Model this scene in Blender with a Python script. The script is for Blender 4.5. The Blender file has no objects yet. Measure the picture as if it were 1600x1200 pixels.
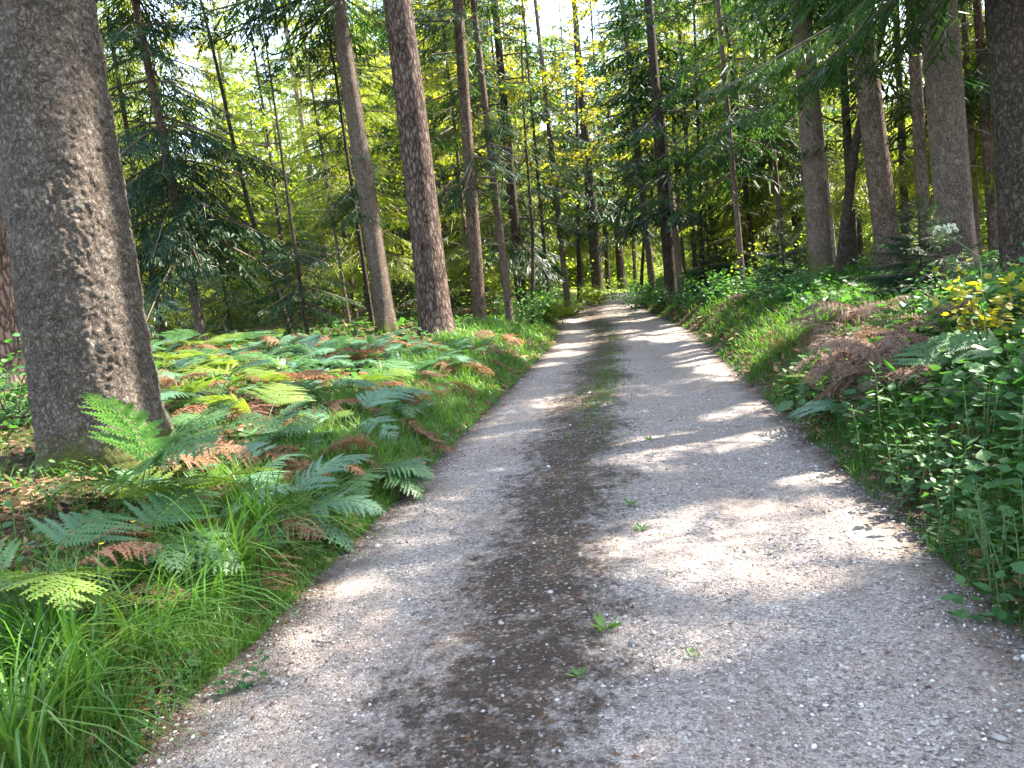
import bpy, math
import numpy as np
from mathutils import Matrix, Vector, noise as mnoise

RS = np.random.default_rng
rng = RS(11)
scene = bpy.context.scene
COL = scene.collection
PI = math.pi

# ------------------------------------------------------------------ camera
F_PX = 1204.0
CAM = np.array([0.0, 0.0, 1.6])
ROLL = math.radians(6.0)
_d = np.array([(979 - 800) / F_PX, -(425 - 600) / F_PX, -1.0]); _d /= np.linalg.norm(_d)
_u = np.array([-math.sin(ROLL), math.cos(ROLL), 0.0])
_u[2] = -(_u[0] * _d[0] + _u[1] * _d[1]) / _d[2]
_u /= np.linalg.norm(_u)
_x = np.cross(_d, _u)
R = np.array([_x, _d, _u])            # camera space -> world


def ray(px, py):
    v = R @ np.array([(px - 800) / F_PX, -(py - 600) / F_PX, -1.0])
    return v


cd = bpy.data.cameras.new('camera')
cam = bpy.data.objects.new('camera', cd)
COL.objects.link(cam)
cd.sensor_width = 36.0
cd.lens = 36.0 * F_PX / 1600.0
cd.clip_end = 600
cd.clip_start = 0.05
M4 = np.eye(4); M4[:3, :3] = R; M4[:3, 3] = CAM
cam.matrix_world = Matrix(M4.tolist())
scene.camera = cam

# ------------------------------------------------------------------ sun and sky
AZ, EL = math.radians(60), math.radians(48)
SUN = np.array([math.sin(AZ) * math.cos(EL), math.cos(AZ) * math.cos(EL), math.sin(EL)])
w = bpy.data.worlds.new('World'); scene.world = w; w.use_nodes = True
nt = w.node_tree
sky = nt.nodes.new('ShaderNodeTexSky'); sky.sky_type = 'NISHITA'; sky.sun_disc = False
sky.sun_elevation = EL; sky.sun_rotation = AZ
sky.air_density = 1.0; sky.dust_density = 1.2
bg = nt.nodes['Background']; bg.inputs['Strength'].default_value = 0.15
hs = nt.nodes.new('ShaderNodeHueSaturation'); hs.inputs['Saturation'].default_value = 0.74
nt.links.new(sky.outputs[0], hs.inputs['Color']); nt.links.new(hs.outputs[0], bg.inputs['Color'])
sl = bpy.data.lights.new('sun', 'SUN'); so = bpy.data.objects.new('sun', sl); COL.objects.link(so)
sl.energy = 4.2; sl.angle = math.radians(0.5); sl.color = (1.0, 0.92, 0.80)
so.rotation_euler = Vector(SUN.tolist()).to_track_quat('Z', 'Y').to_euler()
so.location = (20, 20, 40)
scene.view_settings.view_transform = 'Standard'
scene.view_settings.look = 'None'
scene.view_settings.exposure = 3.12
scene.view_settings.gamma = 1.0
scene.render.engine = 'CYCLES'
cy = scene.cycles
cy.max_bounces = 7; cy.diffuse_bounces = 4; cy.glossy_bounces = 2; cy.transmission_bounces = 4
cy.transparent_max_bounces = 4
cy.use_denoising = True
cy.sample_clamp_indirect = 6.0

# ------------------------------------------------------------------ terrain
HW = 1.75                     # half width of the road


def smooth(a, b, t):
    t = np.clip((t - a) / (b - a), 0, 1)
    return t * t * (3 - 2 * t)


def centre(y):
    y = np.asarray(y, float)
    return -0.25 - 0.9 * smooth(18, 33, y) + 0.02 * np.clip(y - 46, 0, 14) ** 2 + 0.56 * np.clip(y - 60, 0, 30)


def wob(x, y, s, k=0.0):
    return (np.sin(x * 1.3 * s + 1.7 + k) * np.sin(y * 1.1 * s + .4 + 2 * k) +
            .6 * np.sin(x * 2.9 * s + y * 1.7 * s + 2.1 + k) * .7 + .4 * np.sin(y * 4.1 * s - x * 2.2 * s + k))


def road_z(y):
    y = np.asarray(y, float)
    return 0.35 * smooth(22, 46, y) - 1.2 * smooth(48, 75, y)


def ground(x, y):
    x = np.asarray(x, float); y = np.asarray(y, float)
    lat = x - centre(y)
    d = np.abs(lat) - HW - 0.10 * wob(x * 0, y, 1.3, 2.0) * .6
    dd = np.clip(d, 0, None)
    left = 0.90 * (1 - np.exp(-dd / 1.7))
    right = 1.05 * (1 - np.exp(-dd / 1.35))
    h = np.where(lat < 0, left, right)
    rut = -0.035 * np.exp(-((np.abs(lat) - .95) / .38) ** 2)
    h = h + np.where(d < 0.3, rut, 0) - 0.02 * smooth(-.4, 0, d) * smooth(.5, 0.1, d)
    h = h + smooth(0.2, 2.5, dd) * 0.10 * wob(x, y, .55) + smooth(4, 20, dd) * .25 * wob(x, y, .13, 1.0)
    h = h + smooth(0.05, .6, dd) * 0.03 * wob(x, y, 2.7, .6)
    far = np.hypot(x, y)
    h = h + 0.30 * np.clip(far - 66, 0, 90) * smooth(64, 84, far)
    return h + road_z(y)


def at_height(px, py, hh=0.0):
    """where the sight line of a photo pixel meets the ground raised by hh"""
    v = ray(px, py)
    t = .8 * 1.004 ** np.arange(1330)
    P = CAM + v * t[:, None]
    below = P[:, 2] <= ground(P[:, 0], P[:, 1]) + hh
    p = P[np.argmax(below)] if below.any() else P[-1]
    return np.array([p[0], p[1], float(ground(p[0], p[1]))])


def at_depth(px, py, y):
    v = ray(px, py)
    return CAM + v * (y / v[1])


# ------------------------------------------------------------------ light gaps in the canopy
GAPS = []
for px, py, hh, r in [
    (1160, 643, 0, .30), (1080, 690, 0, .28), (1010, 715, 0, .22), (1180, 690, 0, .18), (1240, 682, 0, .14),
    (1170, 815, 0, .36), (1090, 820, 0, .30), (1250, 830, 0, .26), (1000, 880, 0, .2), (1060, 860, 0, .24), (1230, 905, 0, .2), (1320, 850, 0, .2), (1130, 700, 0, .2), (1040, 735, 0, .16), (1150, 1000, 0, .14), (1010, 990, 0, .14), (1000, 690, 0, .18), (1150, 860, 0, .22), (1250, 880, 0, .2), (1020, 850, 0, .22), (950, 858, 0, .14), (1200, 880, 0, .22), (1100, 895, 0, .22),
    (1320, 880, 0, .2), (1060, 1010, 0, .14), (1140, 1020, 0, .12), (560, 915, 0, .14), (600, 885, 0, .1), (1290, 735, 0, .14),
    (870, 555, 0, .45), (900, 540, 0, .5), (960, 520, 0, .5), (1030, 528, 0, .5), (1090, 550, 0, .4), (930, 497, 0, .8),
    (1000, 500, 0, .7), (960, 480, 0, 1.2), (850, 570, 0, .3), (880, 520, 0, .6),
    (300, 560, .3, .5), (370, 575, .3, .55), (440, 600, .4, .5), (520, 560, .4, .6), (480, 530, .4, .6), (600, 560, .3, .5),
    (700, 560, .3, .5), (760, 500, .4, .8), (330, 525, .4, .8), (260, 545, .4, .7), (640, 590, .3, .35), (420, 690, .5, .30), (330, 700, .5, .18),
    (800, 520, .3, .5), (850, 520, .2, .5), (250, 650, .3, .3), (300, 620, .3, .4), (520, 640, .3, .3),
    (1200, 500, .2, .6), (1250, 470, .3, .8), (1130, 500, .2, .5), (1180, 530, .2, .35), (1540, 490, .7, .3), (1440, 450, .4, .4), (1380, 450, .4, .4), (1500, 400, .9, .3),
    (1560, 600, .5, .18), (1350, 590, .5, .2), (1500, 470, .6, .3), (30, 930, .6, .18), (150, 920, .5, .14), (350, 830, .3, .12),
    (300, 530, .3, 1.0), (365, 525, .3, .9), (640, 550, .2, .7), (720, 545, .2, .6), (560, 530, .3, .7), (300, 590, .2, .5), (1100, 510, .1, .9), (1150, 520, .1, .7), (1200, 495, .1, 1.0), (1260, 475, .2, 1.0), (1080, 500, .1, .8), (1310, 465, .2, .9), (1130, 545, .1, .35),
    (1400, 480, .3, .6), (1350, 520, .4, .45), (1290, 520, .3, .4), (1540, 650, .4, .16), (1420, 640, .4, .18), (1480, 730, .3, .16), (740, 420, .9, .7), (670, 540, .4, .4), (1310, 460, .3, .5)]:
    if r > 0:
        if hh == 0: r *= 1.25
        p = at_height(px, py, hh)
        GAPS.append((p[0], p[1], p[2] + hh, r, (.20 if p[1] < 9 else .08) if hh == 0 else .03))
gr = RS(15)
for q in range(62):
    y = gr.uniform(4.5, 24); x = float(centre(y)) - HW - .5 - gr.uniform(0, 6.5)
    GAPS.append((x, y, float(ground(x, y)) + .4, gr.uniform(.35, 1.15), .03))
for q in range(22):
    y = gr.uniform(20, 46); x = -y * gr.uniform(.12, .8)
    GAPS.append((x, y, float(ground(x, y)) + gr.uniform(1, 9), gr.uniform(1.0, 2.4), .03))
for q in range(34):
    y = gr.uniform(6, 26); x = float(centre(y)) + HW + .1 + gr.uniform(0, 3.0)
    GAPS.append((x, y, float(ground(x, y)) + .2, gr.uniform(.25, .6), .03))
GAPS = np.array(GAPS)


def keep_mask(C, wid=1.0):
    """foliage that stays: the canopy has openings where the sun reaches the ground"""
    keep = np.ones(len(C), bool)
    C = C.astype(np.float32)
    lo, hi = C.min(0), C.max(0); mid = (lo + hi) / 2; half = (hi - lo) / 2; rad = math.hypot(half[0], half[1])
    dice = RS(len(C)).random(len(C))          # a few twigs stay, the openings are not quite clear
    for gx, gy, gz, r, few in GAPS:
        t0 = (lo[2] - gz) / SUN[2]; t1 = (hi[2] - gz) / SUN[2]
        hx, hy = SUN[0], SUN[1]; hl = math.hypot(hx, hy)
        q = ((mid[0] - gx) * hx + (mid[1] - gy) * hy) / hl ** 2
        q = min(max(q, t0), t1)
        if math.hypot(gx + hx * q - mid[0], gy + hy * q - mid[1]) > rad + r * 1.5: continue
        v = C - np.array([gx, gy, gz], np.float32)
        t = v @ SUN.astype(np.float32)
        d2 = (v * v).sum(1) - t * t
        keep &= ~((d2 < (r * wid) ** 2) & (t > 2.5) & (dice > few))
    return keep


# ------------------------------------------------------------------ mesh helpers
def mesh(name, V, Q=None, T=None, mats=(), mi=None, tint=None, smooth_shade=False, attrs=None):
    me = bpy.data.meshes.new(name)
    V = np.ascontiguousarray(V, dtype=np.float32)
    Q = np.zeros((0, 4), np.int32) if Q is None else np.asarray(Q, np.int32)
    T = np.zeros((0, 3), np.int32) if T is None else np.asarray(T, np.int32)
    nl = Q.size + T.size
    me.vertices.add(len(V)); me.vertices.foreach_set('co', V.ravel())
    me.loops.add(nl); me.loops.foreach_set('vertex_index', np.concatenate([Q.ravel(), T.ravel()]).astype(np.int32))
    npoly = len(Q) + len(T)
    me.polygons.add(npoly)
    st = np.concatenate([np.arange(len(Q)) * 4, Q.size + np.arange(len(T)) * 3]).astype(np.int32)
    me.polygons.foreach_set('loop_start', st)
    for m in mats:
        me.materials.append(m)
    if mi is not None:
        me.polygons.foreach_set('material_index', np.asarray(mi, np.int32))
    if smooth_shade is not False:
        sm = np.ones(npoly, bool) if smooth_shade is True else np.asarray(smooth_shade, bool)
        me.polygons.foreach_set('use_smooth', sm)
    me.update(calc_edges=True)
    if tint is not None:
        a = me.attributes.new('tint', 'FLOAT', 'POINT'); a.data.foreach_set('value', np.asarray(tint, np.float32))
    for k, v in (attrs or {}).items():
        a = me.attributes.new(k, 'FLOAT', 'POINT'); a.data.foreach_set('value', np.asarray(v, np.float32))
    return me


class MB:
    def __init__(s):
        s.V = []; s.Q = []; s.T = []; s.mq = []; s.mt = []; s.ti = []; s.sq = []; s.st = []; s.n = 0

    def add(s, V, Q=None, T=None, m=0, tint=0.5, sm=False):
        V = np.asarray(V, float)
        if len(V) == 0:
            return
        s.V.append(V)
        if Q is not None and len(Q):
            s.Q.append(np.asarray(Q) + s.n); s.mq.append(np.full(len(Q), m)); s.sq.append(np.full(len(Q), sm))
        if T is not None and len(T):
            s.T.append(np.asarray(T) + s.n); s.mt.append(np.full(len(T), m)); s.st.append(np.full(len(T), sm))
        s.ti.append(np.broadcast_to(np.asarray(tint, float), (len(V),)))
        s.n += len(V)

    def mesh(s, name, mats):
        cat = lambda L, sh: np.concatenate(L) if L else np.zeros(sh, int)
        return mesh(name, np.concatenate(s.V), cat(s.Q, (0, 4)), cat(s.T, (0, 3)), mats,
                    np.concatenate([cat(s.mq, 0), cat(s.mt, 0)]), np.concatenate(s.ti),
                    np.concatenate([cat(s.sq, 0), cat(s.st, 0)]).astype(bool))


def unit(v):
    return v / np.maximum(np.linalg.norm(v, axis=-1, keepdims=True), 1e-9)


def kites(o, d, s, l, wd, fat=.42):
    """small pointed leaf faces: origin, direction, side, length, half width"""
    l = np.asarray(l)[:, None]; wd = np.asarray(wd)[:, None]
    V = np.stack([o, o + d * l * fat + s * wd, o + d * l, o + d * l * fat - s * wd], 1).reshape(-1, 3)
    return V, np.arange(len(V)).reshape(-1, 4)


def tube(P, r, sides=6, jit=None, cap=False):
    P = np.asarray(P, float); r = np.broadcast_to(np.asarray(r, float), (len(P),))
    Tn = unit(np.gradient(P, axis=0))
    ref = np.array([0, 0, 1.0]) if abs(Tn[0, 2]) < .8 else np.array([1.0, 0, 0])
    A = unit(np.cross(Tn, ref)); B = np.cross(Tn, A)
    a = np.arange(sides) * 2 * PI / sides
    V = P[:, None, :] + r[:, None, None] * (np.cos(a)[None, :, None] * A[:, None, :] + np.sin(a)[None, :, None] * B[:, None, :])
    n = len(P)
    i = np.arange(n - 1)[:, None] * sides; j = np.arange(sides)[None, :]; k = (j + 1) % sides
    Q = np.stack([i + j, i + k, i + sides + k, i + sides + j], -1).reshape(-1, 4)
    return V.reshape(-1, 3), Q


def obj(name, me, parent=None, loc=None):
    o = bpy.data.objects.new(name, me); COL.objects.link(o)
    if parent is not None:
        o.parent = parent
    if loc is not None:
        o.location = [float(c) for c in loc]
    return o


def tag(o, label, cat, group=None, kind=None):
    o['label'] = label; o['category'] = cat
    if group: o['group'] = group
    if kind: o['kind'] = kind
    return o


def empty(name, loc, label=None, cat=None, group=None):
    o = bpy.data.objects.new(name, None); COL.objects.link(o)
    o.location = [float(c) for c in loc]; o.empty_display_size = .2
    if label: tag(o, label, cat, group)
    return o


# ------------------------------------------------------------------ materials
def mat(name):
    m = bpy.data.materials.new(name); m.use_nodes = True
    t = m.node_tree; b = t.nodes['Principled BSDF']
    return m, t, b


def N(t, kind, **kw):
    n = t.nodes.new('ShaderNode' + kind)
    for k, v in kw.items():
        if k.startswith('i_'):
            n.inputs[k[2:].replace('_', ' ')].default_value = v
        else:
            setattr(n, k, v)
    return n


def ramp(t, fac, stops):
    n = t.nodes.new('ShaderNodeValToRGB')
    while len(n.color_ramp.elements) < len(stops):
        n.color_ramp.elements.new(.5)
    for e, (p, c) in zip(n.color_ramp.elements, stops):
        e.position = p; e.color = (*c, 1) if len(c) == 3 else c
    t.links.new(fac, n.inputs['Fac'])
    return n.outputs['Color']


def mixc(t, fac, a, b, mode='MIX'):
    n = t.nodes.new('ShaderNodeMix'); n.data_type = 'RGBA'; n.blend_type = mode
    for s, v in ((n.inputs[0], fac), (n.inputs[6], a), (n.inputs[7], b)):
        if hasattr(v, 'links'):
            t.links.new(v, s)
        else:
            s.default_value = v if not isinstance(v, tuple) else (*v, 1)
    return n.outputs[2]


def math_(t, op, a, b=0.0, clamp=False):
    n = t.nodes.new('ShaderNodeMath'); n.operation = op; n.use_clamp = clamp
    for s, v in ((n.inputs[0], a), (n.inputs[1], b)):
        if hasattr(v, 'links'):
            t.links.new(v, s)
        else:
            s.default_value = v
    return n.outputs[0]


def maprange(t, v, a, b, c=0.0, d=1.0):
    n = t.nodes.new('ShaderNodeMapRange')
    t.links.new(v, n.inputs[0])
    n.inputs[1].default_value = a; n.inputs[2].default_value = b
    n.inputs[3].default_value = c; n.inputs[4].default_value = d
    return n.outputs[0]


def leaf_mat(name, cols, trans, tfac=.4, rough=.5, spec=.35, nscale=1.5):
    m, t, b = mat(name)
    at = N(t, 'Attribute', attribute_name='tint')
    g = N(t, 'NewGeometry')
    nz = N(t, 'TexNoise', i_Scale=nscale, i_Detail=3.0)
    t.links.new(g.outputs['Position'], nz.inputs['Vector'])
    oi = N(t, 'ObjectInfo')
    f = math_(t, 'ADD', math_(t, 'MULTIPLY', at.outputs['Fac'], .6), math_(t, 'MULTIPLY', nz.outputs[0], .75))
    f = math_(t, 'ADD', f, math_(t, 'MULTIPLY', math_(t, 'SUBTRACT', oi.outputs['Random'], .5), .25))
    f = math_(t, 'SUBTRACT', f, .18, clamp=True)
    n = len(cols)
    c = ramp(t, f, [(i / (n - 1), k) for i, k in enumerate(cols)])
    t.links.new(c, b.inputs['Base Color'])
    b.inputs['Roughness'].default_value = rough
    b.inputs['Specular IOR Level'].default_value = spec
    tr = N(t, 'BsdfTranslucent')
    tc = mixc(t, 1.0, c, trans, 'MULTIPLY')
    t.links.new(tc, tr.inputs['Color'])
    mx = N(t, 'MixShader'); mx.inputs[0].default_value = tfac
    t.links.new(b.outputs[0], mx.inputs[1]); t.links.new(tr.outputs[0], mx.inputs[2])
    t.links.new(mx.outputs[0], t.nodes['Material Output'].inputs['Surface'])
    return m


def bark_mat(name, dark, mid, light, scale, stretch, bump=.6, dist=.02, moss=0.0, lichen=0.0, sharp=.25):
    m, t, b = mat(name)
    tc = N(t, 'TexCoord')
    mp = N(t, 'Mapping'); mp.inputs['Scale'].default_value = (1, 1, stretch)
    t.links.new(tc.outputs['Object'], mp.inputs['Vector'])
    nz = N(t, 'TexNoise', i_Scale=scale * .55, i_Detail=6.0, i_Roughness=.65)
    t.links.new(mp.outputs[0], nz.inputs['Vector'])
    wv = mixc(t, .16, mp.outputs[0], nz.outputs['Color'], 'ADD')
    vo = N(t, 'TexVoronoi', feature='DISTANCE_TO_EDGE', i_Scale=scale)
    t.links.new(wv, vo.inputs['Vector'])
    vc = N(t, 'TexVoronoi', feature='F1', i_Scale=scale)
    t.links.new(wv, vc.inputs['Vector'])
    n2 = N(t, 'TexNoise', i_Scale=scale * 2.7, i_Detail=8.0, i_Roughness=.7)
    t.links.new(tc.outputs['Object'], n2.inputs['Vector'])
    n3 = N(t, 'TexNoise', i_Scale=2.2, i_Detail=3.0)
    t.links.new(tc.outputs['Object'], n3.inputs['Vector'])
    edge = maprange(t, vo.outputs['Distance'], 0, sharp)
    sep = N(t, 'SeparateColor'); t.links.new(vc.outputs['Color'], sep.inputs[0])
    f = math_(t, 'ADD', math_(t, 'MULTIPLY', edge, .42), math_(t, 'MULTIPLY', n2.outputs[0], .45))
    f = math_(t, 'ADD', f, math_(t, 'MULTIPLY', sep.outputs[0], .20))
    f = math_(t, 'ADD', f, math_(t, 'MULTIPLY', math_(t, 'SUBTRACT', n3.outputs[0], .5), .35), clamp=True)
    c = ramp(t, f, [(.22, dark), (.52, mid), (.85, light)])
    if lichen:
        n4 = N(t, 'TexNoise', i_Scale=9.0, i_Detail=6.0, i_Roughness=.7)
        t.links.new(tc.outputs['Object'], n4.inputs['Vector'])
        c = mixc(t, math_(t, 'MULTIPLY', maprange(t, n4.outputs[0], .56, .68), lichen), c, (.27, .28, .23))
    if moss:
        at = N(t, 'Attribute', attribute_name='tint')      # 1 at the foot of the trunk
        n5 = N(t, 'TexNoise', i_Scale=7.0, i_Detail=7.0, i_Roughness=.7)
        t.links.new(tc.outputs['Object'], n5.inputs['Vector'])
        mk = maprange(t, math_(t, 'ADD', at.outputs['Fac'], math_(t, 'MULTIPLY', math_(t, 'SUBTRACT', n5.outputs[0], .5), 1.6)), .45, .8)
        c = mixc(t, math_(t, 'MULTIPLY', mk, moss), c, mixc(t, n2.outputs[0], (.02, .03, .006), (.11, .12, .025)))
    t.links.new(c, b.inputs['Base Color'])
    b.inputs['Roughness'].default_value = .9
    b.inputs['Specular IOR Level'].default_value = .15
    bp = N(t, 'Bump'); bp.inputs['Strength'].default_value = bump; bp.inputs['Distance'].default_value = dist
    hgt = math_(t, 'ADD', math_(t, 'ADD', math_(t, 'MULTIPLY', edge, .7), math_(t, 'MULTIPLY', sep.outputs[0], .5)), math_(t, 'MULTIPLY', n2.outputs[0], .8))
    t.links.new(hgt, bp.inputs['Height']); t.links.new(bp.outputs[0], b.inputs['Normal'])
    return m


M = {}
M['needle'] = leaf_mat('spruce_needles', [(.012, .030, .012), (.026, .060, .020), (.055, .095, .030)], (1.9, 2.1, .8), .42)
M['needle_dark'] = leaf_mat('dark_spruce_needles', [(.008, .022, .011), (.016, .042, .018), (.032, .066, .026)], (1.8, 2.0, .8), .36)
M['needle_sunlit'] = leaf_mat('sunlit_spruce_needles', [(.065, .10, .022), (.13, .17, .036), (.20, .215, .05)], (2.5, 2.35, .8), .55)  # sunlit copy of the needles: the sun's brightness is put into the colour
M['broad'] = leaf_mat('broad_leaves', [(.05, .10, .018), (.10, .16, .022), (.18, .21, .03)], (2.4, 2.2, .75), .55, .5, .3)
M['broad_yellow'] = leaf_mat('yellow_green_leaves', [(.12, .16, .02), (.2, .21, .022), (.30, .25, .025)], (1.8, 1.7, .6), .5, .45)
M['fern'] = leaf_mat('bracken_green', [(.04, .105, .045), (.07, .16, .06), (.11, .20, .06)], (1.7, 1.8, .8), .38, .42, .5, 2.5)
M['fern_blue'] = leaf_mat('bracken_sky_tinted', [(.06, .14, .09), (.10, .20, .125), (.15, .25, .14)], (1.5, 1.7, .9), .32, .4, .55, 2.5)  # teal sky reflection on the flat fronds is put into the leaf colour
M['fern_yellow'] = leaf_mat('bracken_sunlit_yellow', [(.08, .15, .028), (.13, .20, .036), (.22, .24, .05)], (1.6, 1.6, .6), .42, .45, .4, 2.5)  # sunlit bracken fronds: the sun's yellow is put into the leaf colour
M['fern_dead'] = leaf_mat('bracken_brown', [(.11, .05, .028), (.22, .115, .07), (.36, .23, .15)], (1.5, 1.2, .9), .36, .7, .2, 3.0)
M['fern_grey'] = leaf_mat('bracken_grey_brown', [(.09, .055, .042), (.17, .115, .09), (.27, .20, .16)], (1.5, 1.3, 1.0), .34, .7, .2, 3.0)
M['grass'] = leaf_mat('grass', [(.025, .08, .016), (.05, .13, .02), (.10, .17, .03)], (2.0, 2.0, .6), .45, .6, .25, 1.2)
M['sedge'] = leaf_mat('long_grass', [(.05, .13, .025), (.085, .19, .03), (.16, .24, .05)], (1.5, 1.7, .6), .38, .38, .5, 2.0)
M['herb'] = leaf_mat('herb_leaves', [(.03, .085, .028), (.05, .13, .04), (.085, .16, .05)], (1.8, 2.0, .7), .40, .5, .35, 3.0)
M['litter'] = leaf_mat('leaf_litter', [(.05, .026, .015), (.16, .08, .045), (.34, .20, .12)], (1, 1, 1), .1, .8, .2, 4.0)
M['umbel'] = leaf_mat('umbel_flowers', [(.35, .4, .25), (.5, .52, .4), (.6, .6, .5)], (1, 1, .9), .3, .6, .2, 4.0)
M['yellow'] = leaf_mat('yellow_petals', [(.7, .5, .02), (.75, .55, .02), (.8, .6, .03)], (1, 1, 1), .3, .5, .2, 4.0)
M['bark_big'] = bark_mat('scaly_spruce_bark', (.036, .028, .022), (.104, .082, .066), (.195, .16, .134), 30, .75, .7, .02, moss=.9, lichen=.35, sharp=.3)
M['bark_spruce'] = bark_mat('spruce_bark', (0.0216, 0.0156, 0.0121), (0.108, 0.0792, 0.0612), (0.2041, 0.1588, 0.1285), 34, .6, .6, .012, moss=.8, lichen=.4)
M['bark_pine'] = bark_mat('plated_pine_bark', (0.0086, 0.0053, 0.0043), (0.1, 0.068, 0.0544), (0.21, 0.1554, 0.1302), 15, .33, 1.0, .03, sharp=.3)
M['bark_red'] = bark_mat('reddish_bark', (.022, .014, .011), (.105, .072, .055), (.19, .14, .11), 24, .4, .7, .018, moss=.5)
M['bark_dark'] = bark_mat('dark_bark', (.012, .009, .007), (.045, .034, .026), (.09, .07, .055), 22, .5, .8, .015, moss=.8)
M['bark_pale'] = bark_mat('pale_bark', (0.045, 0.0337, 0.027), (0.195, 0.15, 0.1237), (0.2993, 0.252, 0.2126), 26, .5, .4, .01, lichen=.4)
M['bark_sunlit'] = bark_mat('sunlit_pale_bark', (.10, .075, .058), (.25, .19, .145), (.38, .31, .25), 26, .5, .4, .01, lichen=.4)  # lit copy of the pale bark: light on the roadside trunk painted in
mw, t, b = mat('twig_wood')
b.inputs['Base Color'].default_value = (.085, .062, .045, 1); b.inputs['Roughness'].default_value = .9
M['twig'] = mw
mw, t, b = mat('green_stem')
b.inputs['Base Color'].default_value = (.10, .15, .05, 1); b.inputs['Roughness'].default_value = .6
M['stem'] = mw
mw, t, b = mat('brown_stem')
b.inputs['Base Color'].default_value = (.17, .09, .05, 1); b.inputs['Roughness'].default_value = .7
M['stem_dead'] = mw

# gravel road
m, t, b = mat('gravel_road'); M['road'] = m
g = N(t, 'NewGeometry'); pos = g.outputs['Position']
lat = N(t, 'Attribute', attribute_name='lat').outputs['Fac']
edg = N(t, 'Attribute', attribute_name='edge').outputs['Fac']


def noi(sc, det=4.0, ro=.6, vec=None):
    n = N(t, 'TexNoise', i_Scale=sc, i_Detail=det, i_Roughness=ro)
    t.links.new(vec or pos, n.inputs['Vector'])
    return n.outputs[0]


def vor(sc, feat='F1'):
    n = N(t, 'TexVoronoi', feature=feat, i_Scale=sc)
    t.links.new(pos, n.inputs['Vector'])
    return n


v1 = vor(62); v2 = vor(150); v1e = vor(62, 'DISTANCE_TO_EDGE')
s1 = N(t, 'SeparateColor'); t.links.new(v1.outputs['Color'], s1.inputs[0])
s2 = N(t, 'SeparateColor'); t.links.new(v2.outputs['Color'], s2.inputs[0])
stone = ramp(t, s1.outputs[0], [(0, (.13, .107, .092)), (.45, (.335, .288, .25)), (.85, (.48, .425, .38)), (1, (.64, .59, .54))])
fine = ramp(t, s2.outputs[0], [(0, (.12, .10, .09)), (.6, (.32, .28, .25)), (1, (.48, .435, .40))])
gravel = mixc(t, math_(t, 'GREATER_THAN', s1.outputs[1], .6), fine, stone)
gravel = mixc(t, maprange(t, noi(1.1), .35, .7, 0, .6), gravel, (.24, .18, .145))
soil = ramp(t, noi(45, 8, .75), [(.3, (.018, .012, .008)), (.55, (.058, .038, .026)), (.75, (.14, .095, .065))])
soil = mixc(t, math_(t, 'MULTIPLY', math_(t, 'GREATER_THAN', s1.outputs[2], .88), .40), soil, stone)
cen = math_(t, 'ABSOLUTE', math_(t, 'ADD', lat, math_(t, 'ADD', .22, math_(t, 'MULTIPLY', math_(t, 'SUBTRACT', noi(.7, 3), .5), .5))))
cm = maprange(t, cen, .44, .08)
cm = maprange(t, math_(t, 'ADD', cm, math_(t, 'ADD', math_(t, 'MULTIPLY', math_(t, 'SUBTRACT', noi(9, 8, .8), .5), 3.0), math_(t, 'MULTIPLY', math_(t, 'SUBTRACT', noi(1.3, 3), .5), 1.2))), .3, .9)
em = maprange(t, math_(t, 'ADD', edg, math_(t, 'MULTIPLY', math_(t, 'SUBTRACT', noi(4, 6, .7), .5), .55)), -.34, .02)
needles = maprange(t, noi(9, 7, .75), .52, .66, 0, .55)
mk = math_(t, 'MAXIMUM', math_(t, 'MULTIPLY', cm, .95), em)
mk = math_(t, 'MAXIMUM', mk, math_(t, 'MULTIPLY', needles, .5))
c = mixc(t, mk, gravel, soil)
t.links.new(c, b.inputs['Base Color'])
b.inputs['Roughness'].default_value = .85; b.inputs['Specular IOR Level'].default_value = .2
bp = N(t, 'Bump'); bp.inputs['Strength'].default_value = .9; bp.inputs['Distance'].default_value = .012
hg = math_(t, 'ADD', math_(t, 'MULTIPLY', maprange(t, v1e.outputs['Distance'], 0, .3), math_(t, 'ADD', s1.outputs[1], .1)), math_(t, 'MULTIPLY', noi(120, 4, .7), .7))
hg = math_(t, 'ADD', hg, math_(t, 'MULTIPLY', noi(14, 4), 1.2))
t.links.new(hg, bp.inputs['Height']); t.links.new(bp.outputs[0], b.inputs['Normal'])

# forest floor
m, t, b = mat('forest_floor'); M['floor'] = m
g = N(t, 'NewGeometry'); pos = g.outputs['Position']
soil = ramp(t, noi(30, 9, .75), [(.28, (.02, .013, .009)), (.5, (.065, .042, .028)), (.75, (.17, .105, .065))])
moss = ramp(t, noi(40, 6, .7), [(.3, (.018, .035, .008)), (.7, (.07, .10, .02))])
c = mixc(t, maprange(t, noi(.9, 6, .65), .5, .66, 0, .75), soil, moss)
sp = N(t, 'SeparateXYZ'); t.links.new(pos, sp.inputs[0])
rad = N(t, 'VectorMath', operation='LENGTH'); t.links.new(pos, rad.inputs[0])
mead = ramp(t, noi(.35, 8, .7), [(.3, (.05, .085, .016)), (.5, (.11, .15, .028)), (.7, (.18, .19, .045))])
c = mixc(t, maprange(t, math_(t, 'ADD', rad.outputs['Value'], math_(t, 'MULTIPLY', noi(.25, 5), 16)), 46, 66), c, mead)
t.links.new(c, b.inputs['Base Color']); b.inputs['Roughness'].default_value = .95
b.inputs['Specular IOR Level'].default_value = .1
bp = N(t, 'Bump'); bp.inputs['Strength'].default_value = .9; bp.inputs['Distance'].default_value = .03
t.links.new(noi(38, 8, .75), bp.inputs['Height']); t.links.new(bp.outputs[0], b.inputs['Normal'])

# ------------------------------------------------------------------ ground and road sheets


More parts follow.
